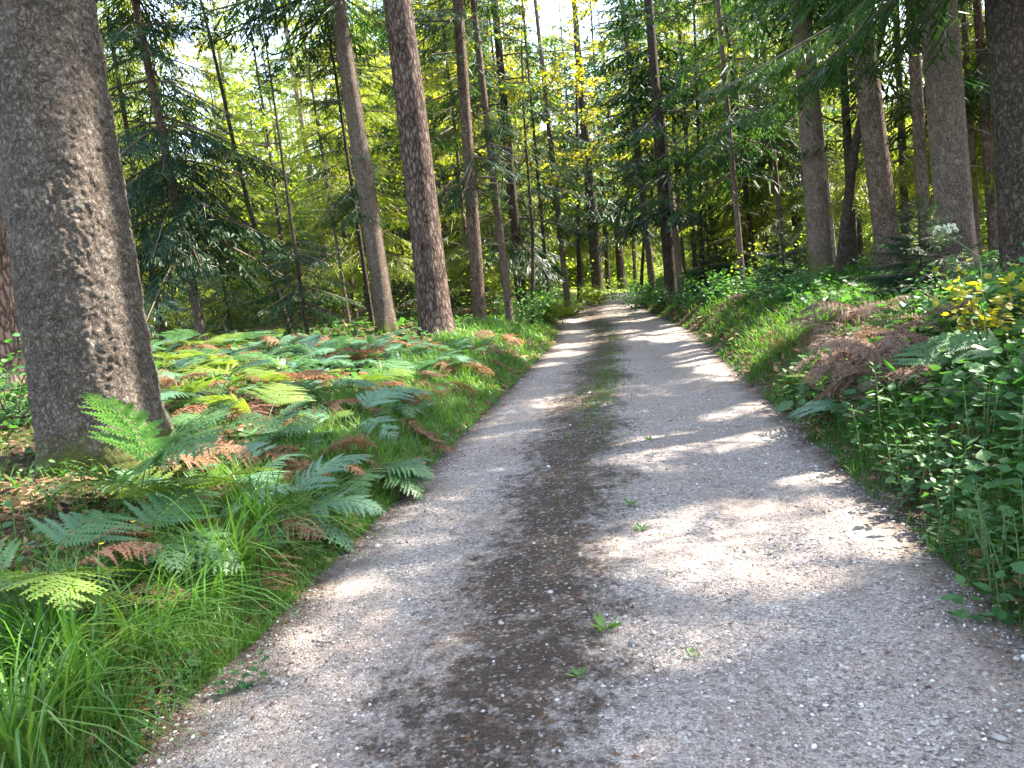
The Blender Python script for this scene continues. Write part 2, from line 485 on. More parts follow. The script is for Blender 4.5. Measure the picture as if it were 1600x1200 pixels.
def grid_sheet(name, xs, ys, m, dz=0.0):
    X, Y = np.meshgrid(xs, ys)
    Z = ground(X, Y) + dz
    V = np.stack([X, Y, Z], -1).reshape(-1, 3)
    nx = len(xs)
    i = np.arange(len(ys) - 1)[:, None] * nx; j = np.arange(nx - 1)[None, :]
    Q = np.stack([i + j, i + j + 1, i + nx + j + 1, i + nx + j], -1).reshape(-1, 4)
    return V, Q


xs = np.concatenate([np.linspace(-250, -40, 14)[:-1], np.linspace(-40, -8, 50)[:-1], np.linspace(-8, 8, 110)[:-1], np.linspace(8, 40, 50)[:-1], np.linspace(40, 250, 14)])
ys = np.concatenate([np.linspace(-60, -6, 14)[:-1], np.linspace(-6, 22, 170)[:-1], np.linspace(22, 90, 110)[:-1], np.linspace(90, 400, 14)])
V, Q = grid_sheet('forest_floor', xs, ys, M['floor'])
# sink the floor a little under the road sheet
latv = np.abs(V[:, 0] - centre(V[:, 1]))
V[:, 2] -= 0.05 * smooth(HW + .25, HW - .1, latv)
o = obj('forest_floor', mesh('forest_floor', V, Q, mats=[M['floor']], smooth_shade=True)); o['kind'] = 'structure'
o['label'] = 'brown forest floor rising in banks beside the gravel track'

lu = np.linspace(-1.12, 1.12, 60)
yy = np.concatenate([np.linspace(-6, 14, 340)[:-1], np.linspace(14, 70, 240)])
LU, YY = np.meshgrid(lu, yy)
tangent = np.gradient(centre(yy), yy)
XX = centre(YY) + LU * HW
jag = .06 * wob(XX * 0 + np.sign(LU) * 3, YY, 3.1, 1.3) + .03 * wob(XX * 0 + np.sign(LU) * 7, YY, 9.1, .3)
XX = XX + jag * np.clip((np.abs(LU) - .8) / .3, 0, 1)
ZZ = ground(XX, YY) + .004
ZZ += .011 * (wob(XX, YY, 3.0) * .5 + wob(XX, YY, 7.3, 1) * .3) * (np.abs(LU) < .97)
ZZ[np.abs(LU) > 1.08] -= .02
V = np.stack([XX, YY, ZZ], -1).reshape(-1, 3)
nx = len(lu); i = np.arange(len(yy) - 1)[:, None] * nx; j = np.arange(nx - 1)[None, :]
Q = np.stack([i + j, i + j + 1, i + nx + j + 1, i + nx + j], -1).reshape(-1, 4)
o = obj('gravel_road', mesh('gravel_road', V, Q, mats=[M['road']], smooth_shade=True,
                            attrs={'lat': LU.ravel(), 'edge': (np.abs(LU) - 1.0).ravel() * HW / 1.0}))
o['kind'] = 'structure'; o['label'] = 'pale gravel forest track with a darker centre strip'


def road_surface(x, y):
    return ground(x, y) + .004


# loose pebbles (nobody could count them)
def pebbles(n, seed, ymin, ymax, smin, smax, power):
    r = RS(seed)
    y = ymin + (ymax - ymin) * r.random(n) ** power
    la = r.uniform(-1.03, 1.03, n)
    keep = r.random(n) < np.where(np.abs(la + .22) < .30, .16, 1.0)
    y, la = y[keep], la[keep]; n = len(y)
    x = centre(y) + la * HW
    a = (1 + 5 ** .5) / 2
    ico = unit(np.array([(-1, a, 0), (1, a, 0), (-1, -a, 0), (1, -a, 0), (0, -1, a), (0, 1, a), (0, -1, -a), (0, 1, -a), (a, 0, -1), (a, 0, 1), (-a, 0, -1), (-a, 0, 1)], float))
    tri = np.array([(0, 11, 5), (0, 5, 1), (0, 1, 7), (0, 7, 10), (0, 10, 11), (1, 5, 9), (5, 11, 4), (11, 10, 2), (10, 7, 6), (7, 1, 8), (3, 9, 4), (3, 4, 2), (3, 2, 6), (3, 6, 8), (3, 8, 9), (4, 9, 5), (2, 4, 11), (6, 2, 10), (8, 6, 7), (9, 8, 1)])
    sz = smin + (smax - smin) * r.random(n) ** 3
    V = ico[None] * (1 + r.uniform(-.28, .28, (n, 12, 1)))
    V = V * (sz[:, None, None] * np.stack([r.uniform(.8, 1.3, n), r.uniform(.6, 1.0, n), r.uniform(.45, .75, n)], -1)[:, None, :])
    th = r.uniform(0, 2 * PI, n); c, s = np.cos(th)[:, None], np.sin(th)[:, None]
    V = np.stack([V[..., 0] * c - V[..., 1] * s, V[..., 0] * s + V[..., 1] * c, V[..., 2]], -1)
    V += np.stack([x, y, road_surface(x, y) + sz * .12], -1)[:, None, :]
    T = tri[None] + (np.arange(n) * 12)[:, None, None]
    ti = np.repeat(r.random(n), 12)
    return V.reshape(-1, 3), T.reshape(-1, 3), ti


m, t, b = mat('pebble_stone'); M['pebble'] = m
at = N(t, 'Attribute', attribute_name='tint')
c = ramp(t, at.outputs['Fac'], [(0, (.11, .095, .085)), (.4, (.26, .225, .205)), (.8, (.40, .365, .335)), (1, (.60, .57, .54))])
t.links.new(c, b.inputs['Base Color']); b.inputs['Roughness'].default_value = .8
V1, T1, t1 = pebbles(26000, 3, 1.3, 9, .003, .011, 1.7)
V2, T2, t2 = pebbles(500, 4, 1.4, 14, .012, .024, 1.3)
V = np.concatenate([V1, V2]); T = np.concatenate([T1, T2 + len(V1)])
o = obj('loose_gravel', mesh('loose_gravel', V, None, T, [M['pebble']], tint=np.concatenate([t1, t2]), smooth_shade=False))
tag(o, 'loose pale pebbles strewn over the gravel track', 'gravel', kind='stuff')

# ------------------------------------------------------------------ foliage generators


def rotz(V, a):
    c, s = math.cos(a), math.sin(a)
    return np.stack([V[..., 0] * c - V[..., 1] * s, V[..., 0] * s + V[..., 1] * c, V[..., 2]], -1)


def sprays(seed, ntw, nsub, wk, tl=.50):
    """one spruce branch of unit length along +x: twigs with short side shoots"""
    r = RS(seed)
    O, D, S, L, W = [], [], [], [], []
    for i in range(ntw):
        tt = .12 + .86 * (i + r.random() * .6) / ntw
        for sg in (-1, 1):
            if r.random() < .08: continue
            an = math.radians(r.uniform(42, 68)); dr = r.uniform(.15, .7)
            l = (tl * (1 - tt) ** .8 + .10) * r.uniform(.6, 1.15)
            d = unit(np.array([math.cos(an), sg * math.sin(an), -dr]))
            o = np.array([tt, 0, 0.0])
            for u in np.linspace(.0, .85, nsub + 1):
                for s2 in (-1, 1):
                    if u == 0 and s2 == 1: continue
                    oo = o + d * l * u
                    if u == 0:
                        dd, ll = d, l
                    else:
                        a2 = math.radians(r.uniform(30, 60)) * s2
                        dd = np.array([d[0] * math.cos(a2) - d[1] * math.sin(a2), d[0] * math.sin(a2) + d[1] * math.cos(a2), d[2] - r.uniform(0, .45)])
                        dd = unit(dd); ll = l * .42 * (1 - u * .6) * r.uniform(.7, 1.2)
                    sd = unit(np.cross(dd, unit(np.array([r.normal() * .5, r.normal() * .5, 1.0]))))
                    O.append(oo); D.append(dd); S.append(sd); L.append(ll); W.append(wk * r.uniform(.7, 1.3))
    return kites(np.array(O), np.array(D), np.array(S), np.array(L), np.array(W), .35)


SPRAY_FINE = [sprays(100 + k, 22, 7, .0052, .36) for k in range(5)]
SPRAY_MID = [sprays(200 + k, 17, 4, .0075, .44) for k in range(5)]
SPRAY_FAR = [sprays(300 + k, 11, 2, .018) for k in range(5)]


def spruce_crown(mb, H, z0, Rm, nb, seed, lod=1, droop=.28, lean=None, thin=1.0, m=0, mw=1, sector=None, zmax=None):
    r = RS(seed)
    T = (SPRAY_FINE, SPRAY_MID, SPRAY_FAR)[lod]
    lean = np.zeros(2) if lean is None else lean
    zs = z0 + (H * .985 - z0) * np.sort(r.random(nb)) ** .9
    az = np.cumsum(np.full(nb, 2.4)) + r.uniform(-.5, .5, nb)
    for z, a in zip(zs, az):
        if zmax and z > zmax: continue
        if sector is not None and abs((a - sector[0] + PI) % (2 * PI) - PI) > sector[1]: continue
        k = (z - z0) / (H - z0)
        L = Rm * ((1 - k) ** .75 * .95 + .06) * r.uniform(.6, 1.12)
        V, Q = T[r.integers(5)]
        x = V[:, 0]
        Vv = V * L
        Vv[:, 1] *= r.uniform(.75, 1.0)
        el = math.radians(-12 + 45 * k + r.uniform(-9, 9))
        # droop, then lift at the tip as spruce boughs do
        Vv[:, 2] += L * (math.tan(el) * x - droop * (1 - k * .6) * x ** 1.6 + .10 * x ** 3)
        Vv = rotz(Vv, a)
        off = np.array([lean[0] * z, lean[1] * z, z])
        mb.add(Vv + off, Q, m=m, tint=np.repeat(np.clip(r.normal(.5, .25), 0, 1) * .5 + .5 * r.random(len(V) // 4), 4))
        xx = np.linspace(0, .97, 5)
        P = np.stack([xx * L, xx * 0, L * (math.tan(el) * xx - droop * (1 - k * .6) * xx ** 1.6 + .10 * xx ** 3)], -1)
        Vt, Qt = tube(rotz(P, a) + off, L * .012 * (1 - xx * .85) + .002, 4)
        mb.add(Vt, Qt, m=mw)


def limb(p0, d0, L, r0, r, n=7, curl=.25, up=.15):
    P = [np.array(p0, float)]; d = unit(np.array(d0, float))
    for i in range(n - 1):
        d = unit(d + r.normal(0, curl, 3) * .5 + np.array([0, 0, up * .4]))
        P.append(P[-1] + d * L / (n - 1))
    return np.array(P), r0 * np.linspace(1, .18, n)


def broad_crown(mb, H, z0, Rm, nl, per, seed, lsz=.085, lean=None, m=0, mw=1, trunk_r=.08, el0=10):
    r = RS(seed)
    lean = np.zeros(2) if lean is None else lean
    for i in range(nl):
        z = z0 + (H - z0) * (i + r.random()) / nl * .9
        k = (z - z0) / (H - z0)
        a = i * 2.4 + r.uniform(-.4, .4)
        e = math.radians(el0 + 40 * k + r.uniform(-12, 15))
        L = Rm * (1 - .55 * k) * r.uniform(.7, 1.1)
        d = np.array([math.cos(a) * math.cos(e), math.sin(a) * math.cos(e), math.sin(e)])
        P, rr = limb((lean[0] * z, lean[1] * z, z), d, L, trunk_r * .35 * (1 - .5 * k), r)
        mb.add(*tube(P, rr, 5), m=mw)
        subs = []
        for q in range(5):
            j = r.integers(2, 7)
            d2 = unit(unit(P[j] - P[j - 1]) + r.normal(0, .55, 3) * np.array([1, 1, .5]))
            P2, r2 = limb(P[j], d2, L * r.uniform(.25, .5), .012, r, 5)
            mb.add(*tube(P2, r2, 4), m=mw); subs.append(P2)
        subs.append(P[3:])
        for Pq in subs:
            n = per
            j = r.integers(0, len(Pq) - 1, n); f = r.random(n)[:, None]
            o = Pq[j] * (1 - f) + Pq[j + 1] * f + r.normal(0, .16, (n, 3)) * np.array([1, 1, .45])
            d = unit(r.normal(0, 1, (n, 3)) * np.array([1, 1, .4]) + np.array([0, 0, -.35]))
            s = unit(np.cross(d, unit(r.normal(0, .55, (n, 3)) + np.array([0, 0, 1.0]))))
            l = lsz * r.uniform(.7, 1.35, n)
            V, Q = kites(o, d, s, l, l * .34, .45)
            mb.add(V, Q, m=m, tint=np.repeat(.6 * r.random(n) + .4 * r.random(), 4))


def trunk_mesh(name, dia, H, lean, seed, m, sides=24, rings=40, flare=.35, twigs=0, taper=.85, detail=None, bend=0.0, sink=.3, moss_h=.6, twig_z=(1.0, 8.0), stubs=0):
    r = RS(seed)
    z = np.concatenate([np.linspace(-sink, 1.0, max(8, rings // 4))[:-1], np.linspace(1.0, H, rings)]) if detail is None else detail
    a = np.arange(sides) * 2 * PI / sides
    Z, A = np.meshgrid(z, a, indexing='ij')
    rad = dia / 2 * (1 - taper * np.clip(Z, 0, None) / H) * (1 + flare * np.exp(-np.clip(Z + .05, 0, None) / .22))
    ph = r.uniform(0, 6, 4)
    rad *= 1 + flare * .35 * np.exp(-np.clip(Z, 0, None) / .3) * np.sin(A * 5 + ph[0]) + .025 * np.sin(A * 3 + Z * .6 + ph[1]) + .02 * np.sin(A * 2 - Z * 1.1 + ph[2])
    bx = bend * np.sin(Z * .55 + ph[3]) * np.clip(Z, 0, 3) / 3
    X = np.cos(A) * rad + lean[0] * Z + bx; Y = np.sin(A) * rad + lean[1] * Z
    V = np.stack([X, Y, Z], -1)
    n = len(z)
    i = np.arange(n - 1)[:, None] * sides; j = np.arange(sides)[None, :]; k = (j + 1) % sides
    Q = np.stack([i + j, i + k, i + sides + k, i + sides + j], -1).reshape(-1, 4)
    mb = MB()
    mb.add(V.reshape(-1, 3), Q, m=0, tint=np.clip(1 - np.clip(Z, 0, None) / moss_h, 0, 1).ravel(), sm=True)
    for q in range(twigs):
        zz = r.uniform(*twig_z); aa = r.uniform(0, 2 * PI)
        L = r.uniform(.25, 1.3) * (.4 if r.random() < .4 else 1)
        d = np.array([math.cos(aa), math.sin(aa), r.uniform(-.45, .2)])
        P, rr = limb((lean[0] * zz, lean[1] * zz, zz), d, L + dia / 2, .010, r, 6, .22, -.05)
        mb.add(*tube(P, rr, 4), m=1)
        if L > .6:
            for e in range(3):
                jj = r.integers(2, 5)
                P2, r2 = limb(P[jj], unit(P[jj] - P[jj - 1]) + r.normal(0, .5, 3), L * .4, .005, r, 4, .2, -.05)
                mb.add(*tube(P2, r2, 3), m=1)
    for q in range(stubs):
        zz = r.uniform(.5, 6); aa = r.uniform(0, 2 * PI); ra = dia / 2 * (1 - taper * zz / H)
        p = np.array([lean[0] * zz + math.cos(aa) * ra * .9, lean[1] * zz + math.sin(aa) * ra * .9, zz])
        e = np.array([math.cos(aa), math.sin(aa), -.1]) * .045
        mb.add(*tube([p, p + e * .6, p + e], [.022, .014, .004], 6), m=0)
    return mb.mesh(name, [m, M['twig']])


def base_of(mb, i):
    if not hasattr(mb, 'b0') or len(mb.b0) != len(mb.V):
        mb.b0 = np.concatenate([[0], np.cumsum([len(v) for v in mb.V])])[:-1]
    return int(mb.b0[i])


def cull(mb, origin):
    """drop the leaf faces standing in a light gap"""
    idx = [i for i in range(len(mb.Q)) if len(mb.mq[i])]
    if not idx: return
    C = np.concatenate([mb.V[i][mb.Q[i] - base_of(mb, i)].mean(1) for i in idx]) + origin
    k = keep_mask(C); p = 0
    for i in idx:
        n = len(mb.Q[i]); kk = k[p:p + n]; p += n
        mb.Q[i] = mb.Q[i][kk]; mb.mq[i] = mb.mq[i][kk]; mb.sq[i] = mb.sq[i][kk]


# ------------------------------------------------------------------ trees the photograph shows
# kind, label, axis point low (px,py), axis point high (px,py), width px, depth m (None: low point is the foot), H, crown base, crown radius, extras
def tree(kind, label, group, lo, hi, wpx, depth, H, z0, Rm, bark, nb=110, twigs=0, needle='needle', lod=None, bend=0.0, seed=None, cat='tree', sector=None, big=False, stubs=0, name=None, droop=.28, zmax=None, lsz=.085, twig_z=(1.0, 8.0), per=26, moss_h=.6):
    seed = seed if seed is not None else int(lo[0] * 7 + lo[1])
    if depth is None:
        base = at_height(lo[0], lo[1], 0.0); depth = base[1]
        pl = base
    else:
        pl = at_depth(lo[0], lo[1], depth)
    ph = at_depth(hi[0], hi[1], depth)
    dz = ph[2] - pl[2]
    lean = np.array([(ph[0] - pl[0]) / dz, (ph[1] - pl[1]) / dz])
    bx, by = pl[0], depth
    for _ in range(4):
        gz = float(ground(bx, by))
        bx = pl[0] + lean[0] * (gz - pl[2])
    base = np.array([bx, by, float(ground(bx, by))])
    zc = -(np.linalg.inv(R) @ (base - CAM))[2]
    dia = wpx * zc / F_PX
    if lod is None:
        lod = 0 if depth < 11 else (1 if depth < 26 else 2)
    nm = name or {'spruce': 'spruce_tree', 'pine': 'pine_tree', 'broad': 'broadleaf_tree'}[kind]
    root = empty(nm, base, label, cat, group)
    if big:
        return root, base, dia, lean
    sides = 40 if wpx > 25 else 16
    me = trunk_mesh('trunk', dia, H, lean, seed, M[bark], sides, 60 if wpx > 25 else 26, .35 if wpx > 25 else .2, twigs, bend=bend, stubs=stubs, twig_z=twig_z, moss_h=moss_h)
    obj('trunk', me, root)
    mb = MB()
    if kind == 'spruce':
        if depth > 13: z0 *= .68
        spruce_crown(mb, H, z0, Rm, int(nb * (1.35 if depth > 13 else 1)), seed, lod, droop, lean, sector=sector, zmax=zmax)
    elif kind == 'pine':
        spruce_crown(mb, H, z0, Rm, nb, seed, lod, .1, lean)
    else:
        broad_crown(mb, H, z0, Rm, nb, per, seed, lsz, lean, trunk_r=dia / 2)
    cull(mb, base)
    obj('crown', mb.mesh('crown', [M[needle], M['twig']]), root)
    return root


GL = 'trees on the left bank'; GR = 'trees on the right bank'; GM = 'trees where the track disappears'
# --- the big foreground spruce
root, base, dia, lean = tree('spruce', 'huge scaly grey spruce trunk with mossy foot, nearest on the left', GL, (149, 600), (54, 0), 170, 5.1, 27, 11, 4.0, 'bark_big', big=True)
zz = np.concatenate([np.linspace(-.35, 5.2, 640)[:-1], np.linspace(5.2, 27, 40)])
r_ = RS(5)
me = trunk_mesh('trunk', dia, 27, lean, 77, M['bark_big'], 260, 0, .30, 0, detail=zz, moss_h=.55, taper=.8)
co = np.empty(len(me.vertices) * 3, np.float32); me.vertices.foreach_get('co', co); co = co.reshape(-1, 3)
ax = np.stack([lean[0] * co[:, 2], lean[1] * co[:, 2], co[:, 2]], -1)
nrm = co - ax; nrm[:, 2] = 0; nrm = unit(nrm)
low = np.where(co[:, 2] < 5.3)[0]
dsp = np.zeros(len(co), np.float32)
for q in low:
    x, y, z = co[q]
    p = Vector((x * 17, y * 17, z * 12))
    wv = mnoise.noise_vector(p * .7) * .55
    d, pts = mnoise.voronoi(p + wv)
    dsp[q] = .008 * min(1.0, (d[1] - d[0]) * 1.6) + .013 * mnoise.noise(p * .35) + .008 * mnoise.noise(p * 2.3)
    h = mnoise.cell(Vector(pts[0]))
    dsp[q] += .006 * h
co += nrm * dsp[:, None]
me.vertices.foreach_set('co', co.ravel()); me.update()
obj('trunk', me, root)
mb = MB(); spruce_crown(mb, 27, 11, 3.6, 110, 41, 1, .25, lean); cull(mb, base)
obj('crown', mb.mesh('crown', [M['needle'], M['twig']]), root)

T_ = tree
T_('pine', 'dark plated trunk cut by the left edge of the photo', GL, (10, 600), (-60, 60), 62, None, 24, 12, 3, 'bark_pine', 60)
T_('spruce', 'slim trunk seen between the left edge and the huge scaly trunk', GL, (55, 545), (3, 165), 15, 17, 22, 7, 2.2, 'bark_spruce', 80, 14)
T_('spruce', 'thin spruce stem just right of the huge scaly trunk', GL, (247, 485), (210, 270), 9.5, 19, 17, 5.0, 2.4, 'bark_dark', 100, 26, 'needle_sunlit')
T_('spruce', 'spruce with heavy dark hanging boughs right of the huge scaly trunk', GL, (316, 525), (255, 220), 16, 15, 19, 2.6, 2.7, 'bark_spruce', 150, 24, 'needle_dark', lod=1, droop=.5)
T_('broad', 'thin crooked dark stem leaning left beside a narrow young spruce', GL, (445, 487), (365, 210), 8.5, 17, 12, 6.5, 2.0, 'bark_dark', 12, 6, 'broad', bend=.14)
T_('spruce', 'narrow tiered young spruce between the crooked stem and the smooth trunk', GL, (470, 450), (420, 100), 7, 15, 7.6, .9, 1.25, 'bark_dark', 110, 10, 'needle_dark', lod=1, droop=.30)
T_('spruce', 'very thin pale stem left of the smooth straight trunk', GL, (541, 475), (510, 280), 6, 20, 14, 4.2, 1.6, 'bark_spruce', 60, 20, 'needle_sunlit')
T_('spruce', 'thin dark spruce stem closest on the left to the smooth straight trunk', GL, (577, 472), (535, 190), 7.5, 17, 11, 3.8, 1.4, 'bark_dark', 90, 16, 'needle_dark')
T_('spruce', 'smooth straight grey brown trunk left of the plated pine', GL, (606, 520), (527, 0), 31, None, 25, 10, 3, 'bark_spruce', 90, 4, stubs=14)
T_('pine', 'tall pine trunk with deeply cracked plated bark', GL, (684, 528), (622, 0), 52, None, 26, 11, 3.2, 'bark_pine', 80, 3, stubs=4)
T_('pine', 'bare pinkish far trunk high behind the young spruce', GL, (470, 180), (440, 0), 12, 32, 26, 15, 3, 'bark_pale', 60, 10, 'needle_sunlit', twig_z=(8, 16))
T_('spruce', 'straight dark spruce with one sunlit edge right of the plated pine', GL, (742, 385), (715, 0), 21, 20, 25, 5.2, 2.8, 'bark_red', 120, 40, 'needle_dark')
T_('spruce', 'slender spruce bristling with dead twigs right of the sunlit edged trunk', GL, (791, 450), (745, 50), 13, 21, 22, 6.0, 2.4, 'bark_spruce', 100, 70, 'needle', twig_z=(.8, 9))
T_('spruce', 'dark spruce set back behind the dead twig spruce', GL, (812, 430), (778, 60), 16, 25, 23, 4, 2.8, 'bark_dark', 110, 50, 'needle_dark')
T_('spruce', 'slim greyish spruce nearest the left road edge in the distance', GM, (886, 465), (862, 240), 10.5, 31, 22, 6, 2.2, 'bark_spruce', 90, 30, 'needle')
T_('spruce', 'leafless thin stem left of the slim greyish roadside spruce', GM, (855, 440), (838, 250), 6, 30, 18, 8, 1.6, 'bark_dark', 50, 40, 'needle')
T_('spruce', 'thick near black trunk straight above the end of the track', GM, (935, 455), (922, 300), 20, 56, 26, 7, 3.2, 'bark_dark', 100, 20, 'needle_dark')
T_('spruce', 'narrower dark trunk just right of the thick near black trunk', GM, (951, 450), (944, 340), 8, 59, 24, 8, 2.6, 'bark_dark', 80, 10, 'needle')
T_('broad', 'stout dark trunk forking low beside the bright gap in the wood', GM, (972, 450), (965, 360), 14, 60, 18, 6, 4.0, 'bark_dark', 16, 0, 'broad', lsz=.2)
T_('spruce', 'mossy slim spruce with low boughs right of the bright gap', GM, (1019, 445), (980, 75), 11.5, 35, 23, 4.5, 2.6, 'bark_spruce', 120, 30, 'needle')
T_('spruce', 'pale smooth leaning trunk standing at the right road edge', GR, (1062, 455), (1012, 0), 17.5, None, 22, 9, 2.6, 'bark_sunlit', 80, 8, 'needle', stubs=6)
T_('spruce', 'dark stout trunk half hidden behind the pale roadside trunk', GR, (1046, 425), (1021, 100), 19, 27, 25, 4.5, 3.0, 'bark_dark', 120, 20, 'needle_dark')
T_('spruce', 'slim straight spruce midway between the pale roadside trunk and the mossy footed trunk', GR, (1159, 425), (1122, 0), 9.5, 21, 21, 4.2, 2.7, 'bark_spruce', 120, 40, 'needle')
T_('spruce', 'thin stem right of the slim straight spruce', GR, (1180, 420), (1160, 250), 8, 26, 20, 4.8, 2.5, 'bark_dark', 100, 36, 'needle')
T_('spruce', 'second thin stem from the mossy footed trunk leftwards', GR, (1225, 410), (1205, 200), 9, 24, 22, 4.5, 2.5, 'bark_spruce', 100, 40, 'needle')
T_('spruce', 'grey lichened trunk with a green mossy foot on the right bank', GR, (1284, 437), (1252, 0), 35, None, 24, 8.5, 3.4, 'bark_spruce', 100, 10, 'needle', stubs=16, moss_h=1.1)
T_('spruce', 'thin sunlit stem close behind the mossy footed trunk', GR, (1301, 380), (1277, 140), 8, 19, 20, 6, 2.2, 'bark_pale', 80, 24, 'needle')
T_('broad', 'crooked black trunk leaning right behind the reddish trunk', GR, (1322, 372), (1346, 225), 17, 17, 9, 4.0, 3.0, 'bark_dark', 10, 6, 'broad_yellow', bend=.16, lsz=.10)
T_('spruce', 'reddish brown straight trunk on the right bank', GR, (1393, 432), (1339, 0), 39, None, 25, 9, 3.2, 'bark_red', 100, 8, 'needle', stubs=10)
T_('spruce', 'brownish trunk between the reddish trunk and the broad grey trunk', GR, (1446, 375), (1424, 0), 20, 16, 23, 4.2, 3.0, 'bark_red', 110, 20, 'needle_dark')
T_('spruce', 'broad grey trunk half veiled by green spruce boughs', GR, (1494, 385), (1466, 0), 56, 12, 26, 4.2, 3.2, 'bark_spruce', 150, 10, 'needle', lod=0, sector=(-1.9, 1.7))
T_('spruce', 'thin stem right of the broad grey trunk', GR, (1528, 390), (1516, 190), 10, 18, 20, 5, 2.4, 'bark_spruce', 90, 20, 'needle')
T_('spruce', 'medium brown stem left of the dark trunk at the right edge', GR, (1553, 388), (1538, 165), 15, 17, 21, 5.5, 2.6, 'bark_red', 90, 30, 'needle')
T_('spruce', 'thick dark brown trunk at the right edge under low boughs', GR, (1600, 425), (1578, 80), 62, 9.5, 25, 3.3, 3.0, 'bark_dark', 150, 24, 'needle', lod=0, sector=(-2.2, 1.9))
# yellow leaved young broadleaf trees reaching over the track
T_('broad', 'young tree with yellow green leaves over the left road edge', GL, (830, 440), (822, 120), 7, 22, 9.5, 4.0, 2.6, 'bark_dark', 18, 0, 'broad_yellow', bend=.1, per=26, lsz=.12)
T_('broad', 'young leafy tree with yellow green leaves left of the pale roadside trunk', GM, (1002, 440), (1008, 120), 6, 44, 10, 4.5, 2.6, 'bark_dark', 18, 0, 'broad', bend=.1, per=20, lsz=.12)
T_('broad', 'sunlit leafy tree above the bend of the track', GM, (905, 440), (900, 60), 8, 40, 17, 6, 3.6, 'bark_dark', 26, 0, 'broad_yellow', per=28, lsz=.17)
T_('broad', 'bright leafy tree right of the pale roadside trunk', GR, (1098, 420), (1085, 40), 7, 28, 14, 5, 3.2, 'bark_dark', 22, 0, 'broad', per=18, lsz=.13)
T_('broad', 'bright leafy tree behind the mossy footed trunk', GR, (1330, 385), (1315, 60), 8, 26, 13, 4, 3.4, 'bark_dark', 22, 0, 'broad_yellow', per=16, lsz=.13)

# ------------------------------------------------------------------ more single trees deeper in the wood (shared meshes)


MBS = {}


def variant(kind, k, H, z0, Rm, dia, bark, needle, nb, twigs=24, lod=1, lsz=.16, per=16, sparse=None):
    sd = 900 + 17 * k + int(H * 3)
    tm = trunk_mesh('trunk', dia, H, (0.0, 0.0), sd, M[bark], 12, 22, .25, twigs, bend=.04)
    mb = MB()
    if kind == 'spruce':
        spruce_crown(mb, H, z0, Rm, nb, sd, lod, .35)
    else:
        broad_crown(mb, H, z0, Rm, nb, per, sd, lsz, trunk_r=dia / 2)
    cm_ = mb.mesh('crown', [M[needle], M['twig']])
    MBS[cm_.name] = mb
    return tm, cm_


VAR = {
    'spruce_dark': [variant('spruce', k, 20 + k, 1.6 + .9 * k, 2.7, .24, 'bark_spruce', ('needle', 'needle_dark', 'needle')[k], 165, lod=1) for k in range(3)],
    'spruce_sunlit': [variant('spruce', 5 + k, 14 + 3 * k, .7 + .8 * k, 2.7, .18, 'bark_spruce', 'needle_sunlit', 175, lod=1) for k in range(2)],
    'spruce_young': [variant('spruce', 8 + k, 6 + 2.5 * k, .5, 1.6, .10, 'bark_dark', ('needle', 'needle_sunlit')[k], 90, twigs=6, lod=1) for k in range(2)],
    'broad': [variant('broad', 12 + k, 13 + 2 * k, 2.5, 3.6, .22, 'bark_dark', ('broad', 'broad_yellow')[k], 30, twigs=4, lsz=.15, per=20) for k in range(2)],
}
used = []
ri = RS(21)


def wood(zone, xr, yr, n, mix, label, group, mind=2.0, smul=1.0):
    c = 0; tries = 0
    while c < n and tries < 4000:
        tries += 1
        y = ri.uniform(*yr); x = y * ri.uniform(*xr)
        if abs(x - float(centre(y))) < HW + 1.6: continue
        if any((x - a) ** 2 + (y - b_) ** 2 < mind ** 2 for a, b_ in used): continue
        used.append((x, y)); c += 1
        kind = mix[ri.integers(len(mix))]
        tm, cm_ = VAR[kind][ri.integers(len(VAR[kind]))]
        nm = {'spruce_dark': 'spruce_tree', 'spruce_sunlit': 'spruce_tree', 'spruce_young': 'young_spruce', 'broad': 'broadleaf_tree'}[kind]
        word = {'spruce_dark': 'dark spruce', 'spruce_sunlit': 'pale green sunlit spruce', 'spruce_young': 'low young spruce', 'broad': 'sunlit broadleaf tree'}[kind]
        root = empty(nm, (x, y, float(ground(x, y)) - .05), word + ' ' + label, 'tree', word + 's ' + group)
        root.rotation_euler = (ri.uniform(-.03, .03), ri.uniform(-.03, .03), ri.uniform(0, 6.28))
        s = smul * ri.uniform(.85, 1.2); root.scale = (s, s, s)
        if y < 46:
            src = MBS[cm_.name]; own = MB(); b0 = 0
            a_ = ri.uniform(0, 6.28); root.rotation_euler = (0, 0, a_)
            gone = 0
            for i in range(len(src.V)):
                own.add(rotz(src.V[i], a_) * s, src.Q[i] - b0, m=src.mq[i][0], tint=src.ti[i]); b0 += len(src.V[i])
            n0 = sum(map(len, own.Q)); cull(own, np.array(root.location)); gone = n0 - sum(map(len, own.Q))
            if gone > 40:
                for i in range(len(own.V)): own.V[i] = rotz(own.V[i] / s, -a_)
                cm_ = own.mesh('crown', list(cm_.materials))
        obj('trunk', tm, root); obj('crown', cm_, root)


